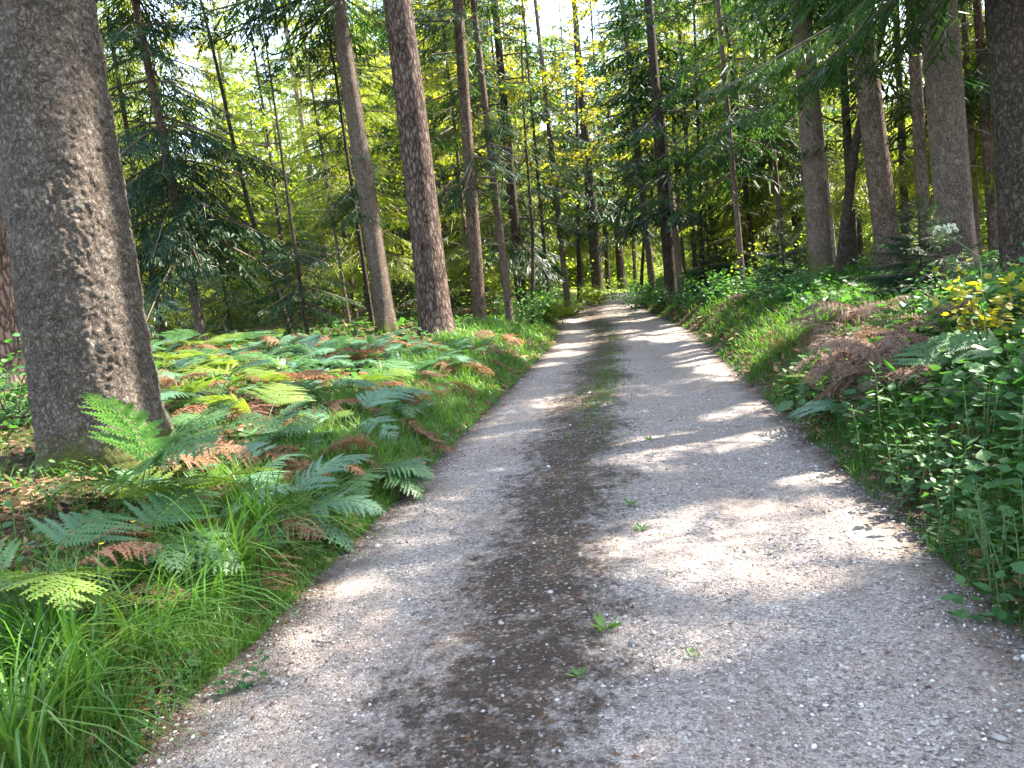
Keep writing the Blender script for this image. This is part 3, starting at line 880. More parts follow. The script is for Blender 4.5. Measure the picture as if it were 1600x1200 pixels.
wood('left', (-.86, -.30), (20, 50), 34, ['spruce_sunlit', 'broad', 'spruce_sunlit', 'spruce_young', 'spruce_sunlit', 'broad'], 'in the open wood beyond the left fern bank', 'beyond the left fern bank', 2.6)
wood('tall', (-.72, -.22), (36, 58), 12, ['spruce_sunlit', 'spruce_sunlit', 'broad'], 'standing tallest at the back beyond the left fern bank', 'tall behind the left bank', 2.4, 1.55)
wood('midleft', (-.30, -.10), (24, 54), 24, ['spruce_dark', 'spruce_sunlit', 'broad', 'spruce_dark'], 'in the close wood left of the distant track', 'left of the distant track', 2.0)
wood('midright', (.06, .26), (24, 56), 28, ['spruce_dark', 'spruce_sunlit', 'broad', 'spruce_sunlit', 'spruce_young'], 'in the wood right of the distant track', 'right of the distant track', 2.0)
wood('right', (.26, .62), (18, 48), 24, ['spruce_dark', 'broad', 'spruce_sunlit', 'broad', 'spruce_dark', 'spruce_sunlit'], 'in the dense wood behind the right bank', 'behind the right bank', 2.0)

wood('gap', (-.17, .09), (60, 84), 16, ['spruce_dark', 'spruce_sunlit', 'broad', 'spruce_sunlit'], 'in the wood beyond the bend of the track', 'beyond the bend of the track', 2.2, 1.35)

# the wood that closes the view reads as one mass
ff = RS(31)
mb_d, mb_l = MB(), MB()
for q in range(130):
    y = ff.uniform(52, 105); x = y * ff.uniform(-.95, .75)
    if abs(x - (centre(min(y, 60)))) < 4 and y < 75: continue
    H = (ff.uniform(17, 31) if y > 58 else ff.uniform(10, 20)) if x < -8 else ff.uniform(10, 24); off = np.array([x, y, float(ground(x, y))])
    t_ = MB()
    broadish = ff.random() < .45
    if broadish:
        broad_crown(t_, H * .8, .5, 4.2, 16, 11, 5000 + q, .42, trunk_r=.1)
    else:
        spruce_crown(t_, H, .4 + 1.5 * ff.random(), 2.6, 60, 6000 + q, 2, .35)
    V_, Q_ = tube([[0, 0, -1], [0, 0, H * .5], [0, 0, H * .95]], [.17, .12, .02], 6)
    t_.add(V_, Q_, m=1)
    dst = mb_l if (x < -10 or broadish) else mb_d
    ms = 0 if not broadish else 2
    for i in range(len(t_.V)):
        mm = t_.mq[i][0]
        dst.add(t_.V[i] + off, t_.Q[i] - t_.Q[i].min(), m=(1 if mm == 1 else ms), tint=t_.ti[i])
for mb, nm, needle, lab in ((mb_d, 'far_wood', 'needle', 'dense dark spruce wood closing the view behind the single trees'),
                            (mb_l, 'far_sunlit_wood', 'needle_sunlit', 'sunlit pale green wood closing the view behind the single trees')):
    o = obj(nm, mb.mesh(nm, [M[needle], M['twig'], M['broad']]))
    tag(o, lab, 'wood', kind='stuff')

# the same wood goes on outside the frame, towards the sun, and shades the track
mb = MB()
sh = RS(41)
for x, y, H, z0, Rm in [(7.5, 9.64, 24, 6, 3.2), (10.5, 8.83, 25, 6, 3.2), (9.5, 14.7, 24, 7, 3.2), (13, 9.1, 26, 6, 3.4), (12.5, 12.5, 24, 6, 3.2), (15.5, 16.5, 25, 6, 3.4), (6.2, 4.6, 23, 8, 3.0),
                        (16.5, 12.4, 25, 5, 3.4), (14, 7.5, 25, 5, 3.4), (19, 20.5, 25, 5, 3.4), (20, 24.2, 25, 5, 3.4), (18.5, 11.3, 25, 5, 3.4), (8.6, 1.5, 24, 7, 3.2), (5.0, -2.5, 24, 7, 3.2), (-5.5, 1.2, 25, 11, 3.2), (-6, -4, 24, 9, 3.2), (1.5, -7, 24, 9, 3.2)]:
    off = np.array([x, y, float(ground(x, y))])
    t_ = MB(); spruce_crown(t_, H, z0, Rm, 120, int(x * 13 + y * 31 + 500), 1, .3); cull(t_, off)
    tm = tube([[0, 0, -.3], [0, 0, 4], [0, 0, H * .97]], [.24, .2, .02], 10); t_.add(tm[0], tm[1], m=1)
    b0 = 0
    for i in range(len(t_.V)):
        mm = t_.mq[i][0] if len(t_.mq[i]) else 0
        mb.add(t_.V[i] + off, t_.Q[i] - b0, m=mm, tint=t_.ti[i]); b0 += len(t_.V[i])
o = obj('surrounding_wood', mb.mesh('surrounding_wood', [M['needle'], M['twig']]))
tag(o, 'spruce wood going on beside and behind the viewer', 'wood', kind='stuff')

# leafy undergrowth among the far trees
ru = RS(57)
O_, T1_ = [], []
for q in range(640):
    y = ru.uniform(19, 100) if ru.random() < .75 else ru.uniform(64, 110); x = y * ru.uniform(-.9, .62)
    if abs(x - float(centre(y))) < HW + 1.3 and y < 62: continue
    n = int(ru.integers(90, 260)); hh = ru.uniform(.5, 3.2) * max(1, y / 45); rr_ = ru.uniform(.6, 1.7) * max(1, y / 40)
    P = np.array([x, y, float(ground(x, y))]) + np.stack([ru.normal(0, rr_ * .6, n), ru.normal(0, rr_ * .6, n), hh * ru.random(n) ** .8], -1)
    O_.append(P); T1_.append(np.full(n, ru.random()))
O_ = np.concatenate(O_); n = len(O_); T1_ = np.concatenate(T1_)
d = unit(ru.normal(0, 1, (n, 3)) * np.array([1, 1, .5])); s = unit(np.cross(d, ru.normal(0, .5, (n, 3)) + np.array([0, 0, 1.0])))
l = ru.uniform(.08, .17, n) * np.clip(O_[:, 1] / 34, .7, 1.7)
V, Q = kites(O_, d, s, l, l * .33)
o = obj('leafy_undergrowth', mesh('leafy_undergrowth', V, Q, mats=[M['broad']], tint=np.repeat(.6 * T1_ + .4 * ru.random(n), 4)))
tag(o, 'sunlit leafy undergrowth filling the gaps between the far trunks', 'undergrowth', kind='stuff')

# ------------------------------------------------------------------ young spruces and shrubs under the trees


def sapling(px, py, hh, H, Rm, needle, label, lod=0, nb=60, group='young spruces under the trees'):
    p = at_height(px, py, hh)
    root = empty('young_spruce', p, label, 'sapling', group)
    sd = int(px * 3 + py)
    obj('trunk', trunk_mesh('trunk', .05 * H / 1.5, H, (0.0, 0.0), sd, M['bark_dark'], 8, 10, .2), root)
    mb = MB(); spruce_crown(mb, H, .06, Rm, nb, sd, lod, .12)
    obj('crown', mb.mesh('crown', [M[needle], M['twig']]), root)


sapling(500, 505, .2, 1.15, .75, 'needle_dark', 'bushy dark spruce sapling left of the smooth straight trunk')
sapling(640, 490, .2, 2.6, 1.3, 'needle_dark', 'dark young spruce behind and between the smooth trunk and the plated pine', 1, 80)
sapling(735, 465, .3, 2.2, 1.3, 'needle', 'green young spruce just right of the plated pine', 1, 80)
sapling(690, 470, .3, 1.7, 1.0, 'needle', 'small young spruce behind the foot of the plated pine', 1)
sapling(385, 500, .2, 2.6, 1.3, 'needle_dark', 'dark bushy young spruce below the heavy dark boughs', 1, 80)
sapling(1110, 440, .3, 2.8, 1.5, 'needle_dark', 'dark young spruce right of the pale roadside trunk', 1, 90)
sapling(1225, 430, .3, 1.6, 1.0, 'needle_dark', 'dark young spruce left of the green mossy foot', 1, 60)
sapling(1440, 440, .2, 1.3, 1.1, 'needle_dark', 'dark young spruce between the reddish and the broad grey trunk', 0, 70)
sapling(850, 455, .3, 2.2, 1.2, 'needle', 'young spruce by the left road edge in the distance', 1, 70)


def leaf_faces(o, d, s, l, wd, fold):
    """creased oval leaves, six-sided outline with a raised midrib"""
    l = l[:, None]; wd = wd[:, None]; n = np.cross(d, s); f = fold[:, None]
    B = o; M1 = o + d * l * .33 - n * l * .03; M2 = o + d * l * .68; Tp = o + d * l - n * l * -.10 * -1
    L1 = o + d * l * .28 + s * wd * .9 + n * wd * f; L2 = o + d * l * .62 + s * wd * .8 + n * wd * f
    R1 = o + d * l * .28 - s * wd * .9 + n * wd * f; R2 = o + d * l * .62 - s * wd * .8 + n * wd * f
    V = np.stack([B, M1, M2, Tp, L1, L2, R1, R2], 1).reshape(-1, 3)
    k = (np.arange(len(o)) * 8)[:, None]
    Q = np.concatenate([k + np.array([[1, 2, 5, 4]]), k + np.array([[2, 1, 6, 7]])])
    T = np.concatenate([k + np.array([[0, 1, 4]]), k + np.array([[1, 0, 6]]), k + np.array([[2, 3, 5]]), k + np.array([[3, 2, 7]])])
    return V, Q, T


def herb_mesh(name, H, nodes, lsz, seed, m, stems=1, aspect=.30, spread=.12, droop=.25):
    r = RS(seed); mb = MB()
    for q in range(stems):
        a = r.uniform(0, 6.28); p0 = np.array([math.cos(a), math.sin(a), 0]) * spread * r.random() * (stems > 1)
        h = H * r.uniform(.7, 1.05)
        ln = r.normal(0, .14, 2) + p0[:2] * 1.2
        zz = np.linspace(0, 1, 6)
        P = np.stack([p0[0] + ln[0] * h * zz ** 1.5, p0[1] + ln[1] * h * zz ** 1.5, zz * h], -1)
        V, Q = tube(P, .0045 * (1 - zz * .6) * (H / .5) ** .5, 5); mb.add(V, Q, m=1)
        n = nodes * 2
        u = np.repeat(np.linspace(.12, 1, nodes), 2)
        o = np.stack([np.interp(u, zz, P[:, i]) for i in range(3)], -1)
        az = np.repeat(np.arange(nodes) * 1.57 + r.uniform(0, 6.28), 2) + np.tile([0, PI], nodes) + r.normal(0, .3, n)
        up = r.uniform(-.3, .45, n) + .5 * (u > .85) - droop * .4
        d = unit(np.stack([np.cos(az), np.sin(az), up], -1))
        s = unit(np.cross(d, np.array([0, 0, 1.0])) + r.normal(0, .18, (n, 3)))
        l = lsz * (1.15 - .65 * u) * r.uniform(.75, 1.2, n) * np.where(u < .2, .7, 1)
        V, Q, T = leaf_faces(o + d * l[:, None] * .15, d, s, l, l * aspect, np.full(n, -.22))
        mb.add(V, Q, T, m=0, tint=np.repeat(.7 * r.random(n) + .3 * r.random(), 8), sm=False)
    return mb.mesh(name, [m, M['stem']])


def shrub(px, py, hh, H, Rm, n, lsz, m, label, seed, cat='shrub', name='leafy_shrub', group='leafy shrubs along the track'):
    p = at_height(px, py, hh); r = RS(seed); mb = MB()
    for q in range(9):
        a = q * 2.4; e = r.uniform(.5, 1.3)
        P, rr = limb((0, 0, 0), (math.cos(a) * math.cos(e), math.sin(a) * math.cos(e), math.sin(e)), H * r.uniform(.75, 1.2), .010, r, 7, .22, .05)
        P[:, :2] *= Rm / max(.3, H * .6)
        mb.add(*tube(P, rr, 5), m=1)
        k = n // 9
        j = r.integers(1, 6, k); f = r.random(k)[:, None]
        o = P[j] * (1 - f) + P[j + 1 - (j == 6)] * f + r.normal(0, .10 * Rm + .03, (k, 3))
        o[:, 2] = np.abs(o[:, 2]) + .02
        d = unit(r.normal(0, 1, (k, 3)) * np.array([1, 1, .4]) + np.array([0, 0, -.15]))
        s = unit(np.cross(d, r.normal(0, .45, (k, 3)) + np.array([0, 0, 1.0])))
        l = lsz * r.uniform(.6, 1.3, k)
        V, Q, T = leaf_faces(o, d, s, l, l * .36, np.full(k, -.2))
        mb.add(V, Q, T, m=0, tint=np.repeat(r.random(k), 8))
    o_ = obj(name, mb.mesh(name, [M[m], M['twig']]), loc=p)
    tag(o_, label, cat, group)


shrub(1540, 520, .25, .75, .42, 380, .075, 'broad_yellow', 'shrub with glowing yellow green leaves low on the right bank', 1)
shrub(1590, 455, .3, .75, .45, 320, .07, 'herb', 'pale leaved shrub at the right edge in front of the dark trunk', 2)
shrub(1500, 460, .2, .5, .45, 380, .06, 'herb', 'grey green shrub below the umbel plant', 3)
shrub(1595, 590, .2, .5, .35, 260, .085, 'herb', 'large leaved dark green shrub cut by the right edge', 4)
shrub(1000, 465, .4, 1.0, 1.1, 1300, .10, 'herb', 'round green bush overhanging the right road edge in the distance', 5)
shrub(1035, 462, .3, .8, 1.0, 1100, .10, 'herb', 'low dark green bush at the foot of the pale roadside trunk', 6)
shrub(1100, 462, .3, .7, .9, 1000, .09, 'herb', 'low green bush right of the pale roadside trunk', 7)
shrub(1165, 450, .3, .7, .9, 900, .09, 'herb', 'low green bush below the slim straight spruce', 8)
shrub(1235, 445, .3, .55, .7, 800, .07, 'herb', 'small dark green bush beside the mossy footed trunk', 9)
shrub(855, 490, .4, .9, .8, 1100, .08, 'broad', 'bright green bush at the left road edge where the track narrows', 10)
shrub(885, 480, .4, .8, .8, 1000, .10, 'broad', 'farthest bright green bush at the left road edge', 11)
shrub(815, 485, .5, 1.2, .8, 900, .08, 'herb', 'taller green bush behind the left roadside ferns', 12)
shrub(770, 450, .5, 1.3, 1.0, 900, .09, 'broad', 'pale green bush below the dead twig spruce', 13)
shrub(925, 462, .4, .9, 1.2, 900, .14, 'broad', 'green bush below the thick near black trunk', 14)
shrub(15, 610, .3, .7, .7, 700, .07, 'herb', 'dark green bush left of the huge scaly trunk', 15)

# ------------------------------------------------------------------ bracken


def frond_mesh(seed, m, stem, npair=15, L=.95, e0=68, e1=-22, ragged=0.0, curl=0.0):
    r = RS(seed); mb = MB()
    n = 40
    s = np.linspace(0, 1, n)
    ang = np.radians(e0 + (e1 - e0) * s ** .8)
    yaw = np.cumsum(r.normal(0, .02, n)) + r.normal(0, .35) * s ** 2
    d = np.stack([np.cos(ang) * np.cos(yaw), np.cos(ang) * np.sin(yaw), np.sin(ang)], -1)
    P = np.concatenate([np.zeros((1, 3)), np.cumsum(d[:-1] * L / (n - 1), 0)])
    V, Q = tube(P[::3], .0042 * (1 - s[::3] * .8), 5); mb.add(V, Q, m=1)
    O, D, S, LL, W, TT = [], [], [], [], [], []
    for i in range(npair):
        u = i / (npair - 1.0)
        ss = .34 + .65 * u ** .92
        k = ss * (n - 1); k0 = min(int(k), n - 2); f = k - k0
        p = P[k0] * (1 - f) + P[k0 + 1] * f; t = d[k0]
        side = unit(np.cross(t, np.array([0, 0, 1.0]))) if abs(t[2]) < .97 else np.array([0, 1.0, 0])
        nrm = np.cross(side, t)
        for sg in (-1, 1):
            if r.random() < ragged: continue
            pl = L * (.40 * (1 - u) ** .85 + .025) * r.uniform(.85, 1.1)
            a = math.radians(66 - 20 * u + r.uniform(-5, 5))
            pd = unit(t * math.cos(a) + side * sg * math.sin(a) + nrm * r.uniform(-.05, .16))
            ps = unit(np.cross(nrm, pd))
            m_ = max(4, int(17 * (1 - u * .75)))
            v = (np.arange(m_) + .6) / m_
            sag = -(v ** 2)[:, None] * nrm * pl * (.18 + curl * r.random())
            o = p + pd * (v * pl)[:, None] + sag
            hw = (np.minimum(pl * .26, L * .046) * (1 - v) ** .6 * .30 + .001)[:, None]
            st = np.stack([o - ps * hw, o + ps * hw], 1).reshape(-1, 3); b_ = (np.arange(m_ - 1) * 2)[:, None]
            mb.add(st, b_ + np.array([[0, 1, 3, 2]]), m=0, tint=.5)
            for s2 in (-1, 1):
                ql = np.minimum(pl * .26, L * .046) * (1 - v) ** .6 + .004
                ql = ql * r.uniform(.85, 1.12, m_)
                b_ = math.radians(68)
                qd = unit(pd * math.cos(b_) + ps * s2 * math.sin(b_) + nrm * (r.normal(0, .12 + curl, m_))[:, None] - nrm * .12)
                O.append(o); D.append(qd); S.append(unit(np.cross(nrm, qd) + r.normal(0, .1 + curl * .5, (m_, 3)))); LL.append(ql)
                W.append(np.minimum(ql * .34, pl / m_ * .42)); TT.append(np.full(m_, r.random() * .4 + .3))
            mb.add(*tube(np.array([p, p + pd * pl * .5 - nrm * pl * .04, p + pd * pl * .98 - nrm * pl * .17]), [.0018, .0012, .0005], 3), m=1)
    V, Q = kites(np.concatenate(O), np.concatenate(D), np.concatenate(S), np.concatenate(LL), np.concatenate(W), .4)
    tt = np.concatenate(TT)
    mb.add(V, Q, m=0, tint=np.repeat(tt + .3 * r.random(len(tt)), 4))
    return mb.mesh('frond', [M[m], M[stem]])


FR = {
    'blue': [frond_mesh(k, 'fern_blue', 'stem', e0=72, e1=-18 - 6 * k) for k in range(4)] + [frond_mesh(5 + k, 'fern_blue', 'stem', 13 + k, .9, 58, -34 - 8 * k, .07, .10) for k in range(2)],
    'green': [frond_mesh(10 + k, 'fern', 'stem', e0=70, e1=-15 - 8 * k) for k in range(4)] + [frond_mesh(15 + k, 'fern', 'stem', 13 + k, .95, 60, -30 - 10 * k, .06, .10) for k in range(2)],
    'yellow': [frond_mesh(20 + k, 'fern_yellow', 'stem', e0=70, e1=-15 - 8 * k) for k in range(3)],
    'brown': [frond_mesh(30 + k, 'fern_dead', 'stem_dead', e0=60, e1=-50 - 10 * k, ragged=.16, curl=.4) for k in range(4)],
    'grey': [frond_mesh(40 + k, 'fern_grey', 'stem_dead', 13 + k % 3, e0=50 + 8 * k, e1=-35 - 14 * k, ragged=.25, curl=.5) for k in range(5)],
}
rf = RS(77)


def fern(px, py, hh, kind, label, group, nfr=None, scale=1.0, face=None, spread=.9, tilt=0.0):
    p = at_height(px, py, hh)
    root = empty('bracken_fern', p - np.array([0, 0, .03]), label, 'fern', group)
    nfr = nfr or int(rf.integers(3, 6))
    a0 = rf.uniform(0, 6.28) if face is None else face
    for q in range(nfr):
        f = obj('frond', FR[kind][rf.integers(len(FR[kind]))], root)
        a = a0 + (q * 2 * PI / nfr + rf.uniform(-.4, .4) if face is None else (q - (nfr - 1) / 2) * spread + rf.uniform(-.15, .15))
        s = scale * rf.uniform(.6, 1.2)
        wild = 2.2 if kind in ('brown', 'grey') else 1.3
        f.rotation_euler = (wild * rf.uniform(-.25, .25), wild * rf.uniform(-.2, .2) + tilt, a)
        f.scale = (s, s, s)
    return root


GF = 'bracken ferns on the left bank near the viewer'
S_ = -PI / 2
for a in [
    (20, 775, .55, 'yellow', 'big pale green fern frond nearest the viewer at the left edge', 2, .85, S_ + .5, .7),
    (165, 800, .50, 'yellow', 'single pale green frond drooping over the long grass', 1, .62, S_ + .1, .5),
    (60, 775, .50, 'brown', 'faded brown bracken left of the mossy foot of the huge trunk', 5, .8, None, .9),
    (130, 860, .40, 'brown', 'brown bracken between the two nearest pale fronds', 4, .5, None, .9),
    (210, 690, .45, 'green', 'upright green fern in front of the huge trunk', 4, 1.0, -.9, .8, -.5),
    (190, 760, .45, 'green', 'thin green bracken stalk with short side fronds below the huge trunk', 4, .7, .2, .7),
    (20, 760, .50, 'green', 'green bracken at the left edge beside the faded brown bracken', 4, .7, None, .9),
    (420, 695, .58, 'blue', 'flat blue green fern fan right of the huge trunk', 5, .85, -.2, .5),
    (330, 725, .40, 'blue', 'blue green fern right against the foot of the huge trunk', 4, .7, .4, .6),
    (370, 760, .40, 'brown', 'drooping dark brown bracken under the flat blue green fan', 5, .75, None, .9),
    (300, 775, .35, 'brown', 'russet bracken in front of the foot of the huge trunk', 4, .65, None, .9),
    (430, 760, .35, 'brown', 'russet bracken under the right end of the blue green fan', 4, .6, None, .9),
    (560, 670, .45, 'green', 'green fern with level fronds reaching towards the track', 5, .8, -.1, .5),
    (600, 690, .35, 'blue', 'small blue green fern above the grass verge', 4, .6, -.3, .6),
    (480, 650, .50, 'brown', 'dark brown bracken behind the level green fern', 5, .85, None, .9),
    (660, 655, .35, 'brown', 'orange brown fern tip at the verge of the track', 3, .55, None, .9),
]:
    fern(a[0], a[1], a[2], a[3], a[4], GF, a[5], a[6], a[7], a[8], a[9] if len(a) > 9 else 0.0)

cols_l = {'blue': 'blue green bracken fern', 'green': 'fresh green bracken fern', 'yellow': 'sunlit yellow green bracken fern', 'brown': 'withered brown bracken fern'}
spots = []
while len(spots) < 195:
    px = rf.uniform(235, 830); py = rf.uniform(505, 715)
    if py > 715 - (px - 235) * .22: continue
    p = at_height(px, py, .45)
    if p[0] > centre(p[1]) - HW - .62 or p[1] > 24: continue
    if any((p[0] - a[0]) ** 2 + (p[1] - a[1]) ** 2 < .30 ** 2 for a in spots): continue
    spots.append((p[0], p[1]))
    q = rf.random()
    if px < 410 and py < 550: kind = 'yellow' if q < .5 else ('brown' if q < .78 else 'blue')
    elif px > 580: kind = 'brown' if q < .62 else ('blue' if q < .85 else 'green')
    else: kind = 'blue' if q < .36 else ('brown' if q < .80 else ('green' if q < .95 else 'yellow'))
    zone = ('between the huge scaly trunk and the smooth straight trunk' if px < 600 else 'by the foot of the plated pine and the roadside')
    fern(px, py, .45, kind, cols_l[kind] + ' ' + zone, cols_l[kind] + 's ' + zone, scale=rf.uniform(.52, .9))
GQ = 'bracken on the right bank'
for a in [(1300, 490, .3, 'grey', 'dull brown bracken heap left of the dried fronds on the right bank'), (1340, 510, .35, 'grey', 'dried bracken at the verge side of the right bank heap'),
          (1390, 475, .35, 'grey', 'sunlit russet bracken below the reddish trunk'), (1440, 500, .35, 'grey', 'brown bracken left of the glowing yellow green shrub'),
          (1385, 540, .35, 'grey', 'withered bracken drooping over the herbs of the right verge'), (1420, 560, .3, 'grey', 'lowest withered bracken above the herbs of the right verge'),
          (1470, 470, .35, 'grey', 'brown bracken behind the grey green shrub'), (1350, 470, .3, 'grey', 'pale brown bracken in front of the reddish trunk'),
          (1325, 595, .35, 'blue', 'blue green fern drooping at the edge of the right verge'), (1290, 570, .3, 'yellow', 'olive yellow fern frond at the edge of the right verge'),
          (1415, 520, .35, 'green', 'green fern in the middle of the brown right bank bracken'), (1480, 545, .35, 'green', 'dark green fern below the glowing yellow green shrub'),
          (1170, 450, .3, 'grey', 'reddish brown bracken patch far along the right bank'), (1590, 500, .4, 'green', 'green fern at the right edge of the photo'),
          (1365, 495, .4, 'grey', 'topmost dried bracken of the heap on the right bank'), (1320, 475, .35, 'grey', 'dried bracken at the back of the right bank heap'),
          (1400, 510, .4, 'grey', 'dried bracken in the middle of the right bank heap'), (1360, 555, .3, 'grey', 'dried bracken hanging just above the blue green fern of the right verge')]:
    fern(a[0], a[1], a[2], a[3], a[4], GQ, 7 if a[3] == 'grey' else 3, .9 if a[3] == 'grey' else .75)

# ------------------------------------------------------------------ grass


def blades(x, y, z, h, wd, r, lean=.55, levels=5, az=None, dr=.42):
    n = len(x)
    az = r.uniform(0, 2 * PI, n) if az is None else az
    k = lean * r.uniform(.3, 1.5, n)
    u = np.linspace(0, 1, levels)
    cx, sx = np.cos(az), np.sin(az)
    out = (k[:, None] * u[None] ** 1.8) * h[:, None]
    up = h[:, None] * (u[None] - dr * np.clip(k, 0, 1.4)[:, None] * u[None] ** 2.6)
    P = np.stack([x[:, None] + out * cx[:, None], y[:, None] + out * sx[:, None], z[:, None] + up], -1)
    ws = wd[:, None] * np.array([.7, 1, .85, .55, .04])[None, :levels] if levels == 5 else wd[:, None] * np.linspace(1, .05, levels)[None]
    tw = r.uniform(-.6, .6, n)
    S = np.stack([-np.sin(az + tw), np.cos(az + tw), np.zeros(n)], -1)[:, None, :] * ws[..., None]
    V = np.stack([P - S, P + S], 2).reshape(-1, 3)
    b0 = (np.arange(n) * levels * 2)[:, None]; l = (np.arange(levels - 1) * 2)[None]
    b = b0 + l
    Q = np.stack([b, b + 1, b + 3, b + 2], -1).reshape(-1, 4)
    return V, Q


def verge_grass(name, label, side, n, seed, dmax, hmul, mt, ymin=.9, ymax=46, dpow=1.2):
    r = RS(seed)
    y = ymin * (ymax / ymin) ** r.random(n)
    dd = dmax * r.random(n) ** dpow * np.clip(.55 + y / 12, .5, 1.9)
    clump = wob(np.full(n, side * 3.0), y, 2.3, .7) + wob(dd * 2, y * 3, 1.1, .2)
    keep = r.random(n) < np.clip(.65 + .3 * clump, .12, 1)
    y, dd = y[keep], dd[keep]; n = len(y)
    x = centre(y) + side * (HW - .04 + dd)
    y = y + r.normal(0, .03, n)
    h = hmul * r.uniform(.45, 1.25, n) * (.45 + .65 * np.clip(dd / .5, 0, 1)) * (1 + .2 * wob(x, y, 1.6))
    wd = .0022 * r.uniform(.7, 1.6, n) * np.clip(y / 4.5, 1, 3.2)
    V, Q = blades(x, y, ground(x, y) - .01, h, wd, r, .75)
    o = obj(name, mesh(name, V, Q, mats=[M[mt]], tint=np.repeat(r.random(n), 10)))
    tag(o, label, 'grass', kind='stuff')


verge_grass('left_verge_grass', 'green grass along the left edge of the track', -1, 84000, 1, 1.05, .26, 'sedge')
verge_grass('right_verge_grass', 'sunlit green grass along the right edge of the track', 1, 70000, 2, 2.2, .22, 'grass', 2.0)
# grass between ferns on the banks
r = RS(9); n = 13000
y = 1.5 * (26 / 1.5) ** r.random(n); x = centre(y) - HW - .6 - 4.5 * r.random(n) * np.clip(y / 5, .6, 2)
V, Q = blades(x, y, ground(x, y) - .01, .16 * r.uniform(.5, 1.5, n), .003 * r.uniform(.7, 1.5, n) * np.clip(y / 5, 1, 3), r, .7)
o = obj('bank_grass', mesh('bank_grass', V, Q, mats=[M['grass']], tint=np.repeat(r.random(n), 10)))
tag(o, 'sparse grass growing between the ferns of the left bank', 'grass', kind='stuff')
# centre strip
n = 4200
y = 3.2 + 24 * r.random(n) ** .9; la = -.12 + r.normal(0, .10, n)
kk = r.random(n) < np.clip(.10 + .9 * np.exp(-((y - 11) / 3.5) ** 2) + .3 * (y > 15) * (wob(y * 0, y, 1.5) > .2), 0, 1)
y, la = y[kk], la[kk]; n = len(y); x = centre(y) + la * HW
V, Q = blades(x, y, road_surface(x, y), .07 * r.uniform(.4, 1.4, n), .0022 * r.uniform(.7, 1.4, n) * np.clip(y / 5, 1, 2), r, .8)
o = obj('centre_strip_grass', mesh('centre_strip_grass', V, Q, mats=[M['grass']], tint=np.repeat(r.random(n), 10)))
tag(o, 'thin short grass on the dark centre strip of the track', 'grass', kind='stuff')

# long arching tufts
def tuft_mesh(seed, n, L, m):
    r = RS(seed)
    x = r.normal(0, .05, n); y = r.normal(0, .05, n)
    az = np.arctan2(y, x) + r.normal(0, .5, n)
    V, Q = blades(x, y, np.zeros(n), L * r.uniform(.55, 1.15, n), (.0044 if m == 'sedge' else .003) * r.uniform(.7, 1.3, n), r, .85, 5, az, .72)
    return mesh('grass_tuft', V, Q, mats=[M[m]], tint=np.repeat(r.random(n), 10))


TUF = [tuft_mesh(50 + k, 110, .52, 'sedge') for k in range(4)]
GT = 'long grass tufts along the left verge'
for i, (px, py, s, lab) in enumerate([
    (125, 1090, 1.0, 'arching grass tuft nearest the viewer in the bottom left'), (30, 1170, .9, 'yellowish grass tuft in the bottom left corner'),
    (70, 1040, .8, 'grass tuft behind the nearest one at the left edge'), (220, 1000, .8, 'short grass tuft below the drooping pale frond'),
    (300, 960, .9, 'grass tuft directly right of the drooping pale frond'), (350, 900, 1.05, 'tall grass tuft in the middle of the near left verge'),
    (430, 850, 1.0, 'tall grass tuft under the russet bracken'), (390, 830, .9, 'grass tuft in front of the dark brown bracken'),
    (480, 820, .7, 'low grass tuft leaning onto the gravel'), (510, 770, .9, 'grass tuft below the flat blue green fan'),
    (560, 740, .9, 'grass tuft below the level green fern'), (610, 710, .8, 'grass tuft below the small blue green fern'),
    (660, 680, .8, 'grass tuft beside the orange brown fern tip'), (715, 640, .8, 'farthest long grass tuft on the left verge'),
    (180, 1120, .7, 'small grass tuft right of the nearest arching tuft'), (400, 900, .6, 'small grass tuft at the gravel edge right of the tallest')]):
    o = obj('grass_tuft', TUF[i % 4], loc=at_height(px, py, .05)); o.rotation_euler = (0, 0, i * 1.3); k_ = 1.35 if i < 8 or i == 15 else .8; o.scale = (s * k_, s * k_, s * k_)
    tag(o, lab, 'grass tuft', GT)
DRY = tuft_mesh(70, 60, .55, 'fern_dead')
for i, (px, py, s, lab) in enumerate([(1215, 545, .9, 'dry straw coloured grass tuft on the sunny right verge'), (1275, 545, .8, 'dry grass tuft left of the brown bracken heap')]):
    o = obj('grass_tuft', DRY, loc=at_height(px, py, .05)); o.rotation_euler = (0, 0, i * 2.1); o.scale = (s, s, s)
    tag(o, lab, 'grass tuft', 'dry grass tufts on the right verge')

# low leafy ground cover at both verges


def cover(name, label, n, seed, xyf, hmax, lsz, m):
    r = RS(seed); x, y = xyf(r, n); n = len(x)
    z = ground(x, y) + hmax * r.random(n) ** 1.3
    d = unit(r.normal(0, 1, (n, 3)) * np.array([1, 1, .25])); s = unit(np.cross(d, r.normal(0, .3, (n, 3)) + np.array([0, 0, 1.0])))
    l = lsz * np.exp(r.normal(-.1, .42, n)) * np.clip(y / 5, 1, 2.6)
    V, Q, T = leaf_faces(np.stack([x, y, z], -1), d, s, l, l * .38, np.full(n, -.15))
    o = obj(name, mesh(name, V, Q, T, [M[m]], tint=np.repeat(r.random(n), 8)))
    tag(o, label, 'ground cover', kind='stuff')


def f_left(r, n):
    y = 1.2 * (30 / 1.2) ** r.random(n); d = r.random(n) * 1.0 * np.clip(y / 5, .8, 2.5) - .02
    k = wob(d * 3, y * 2.2, 1.0, .4) > -.1
    y, d = y[k], d[k]
    return centre(y) - HW - d, y


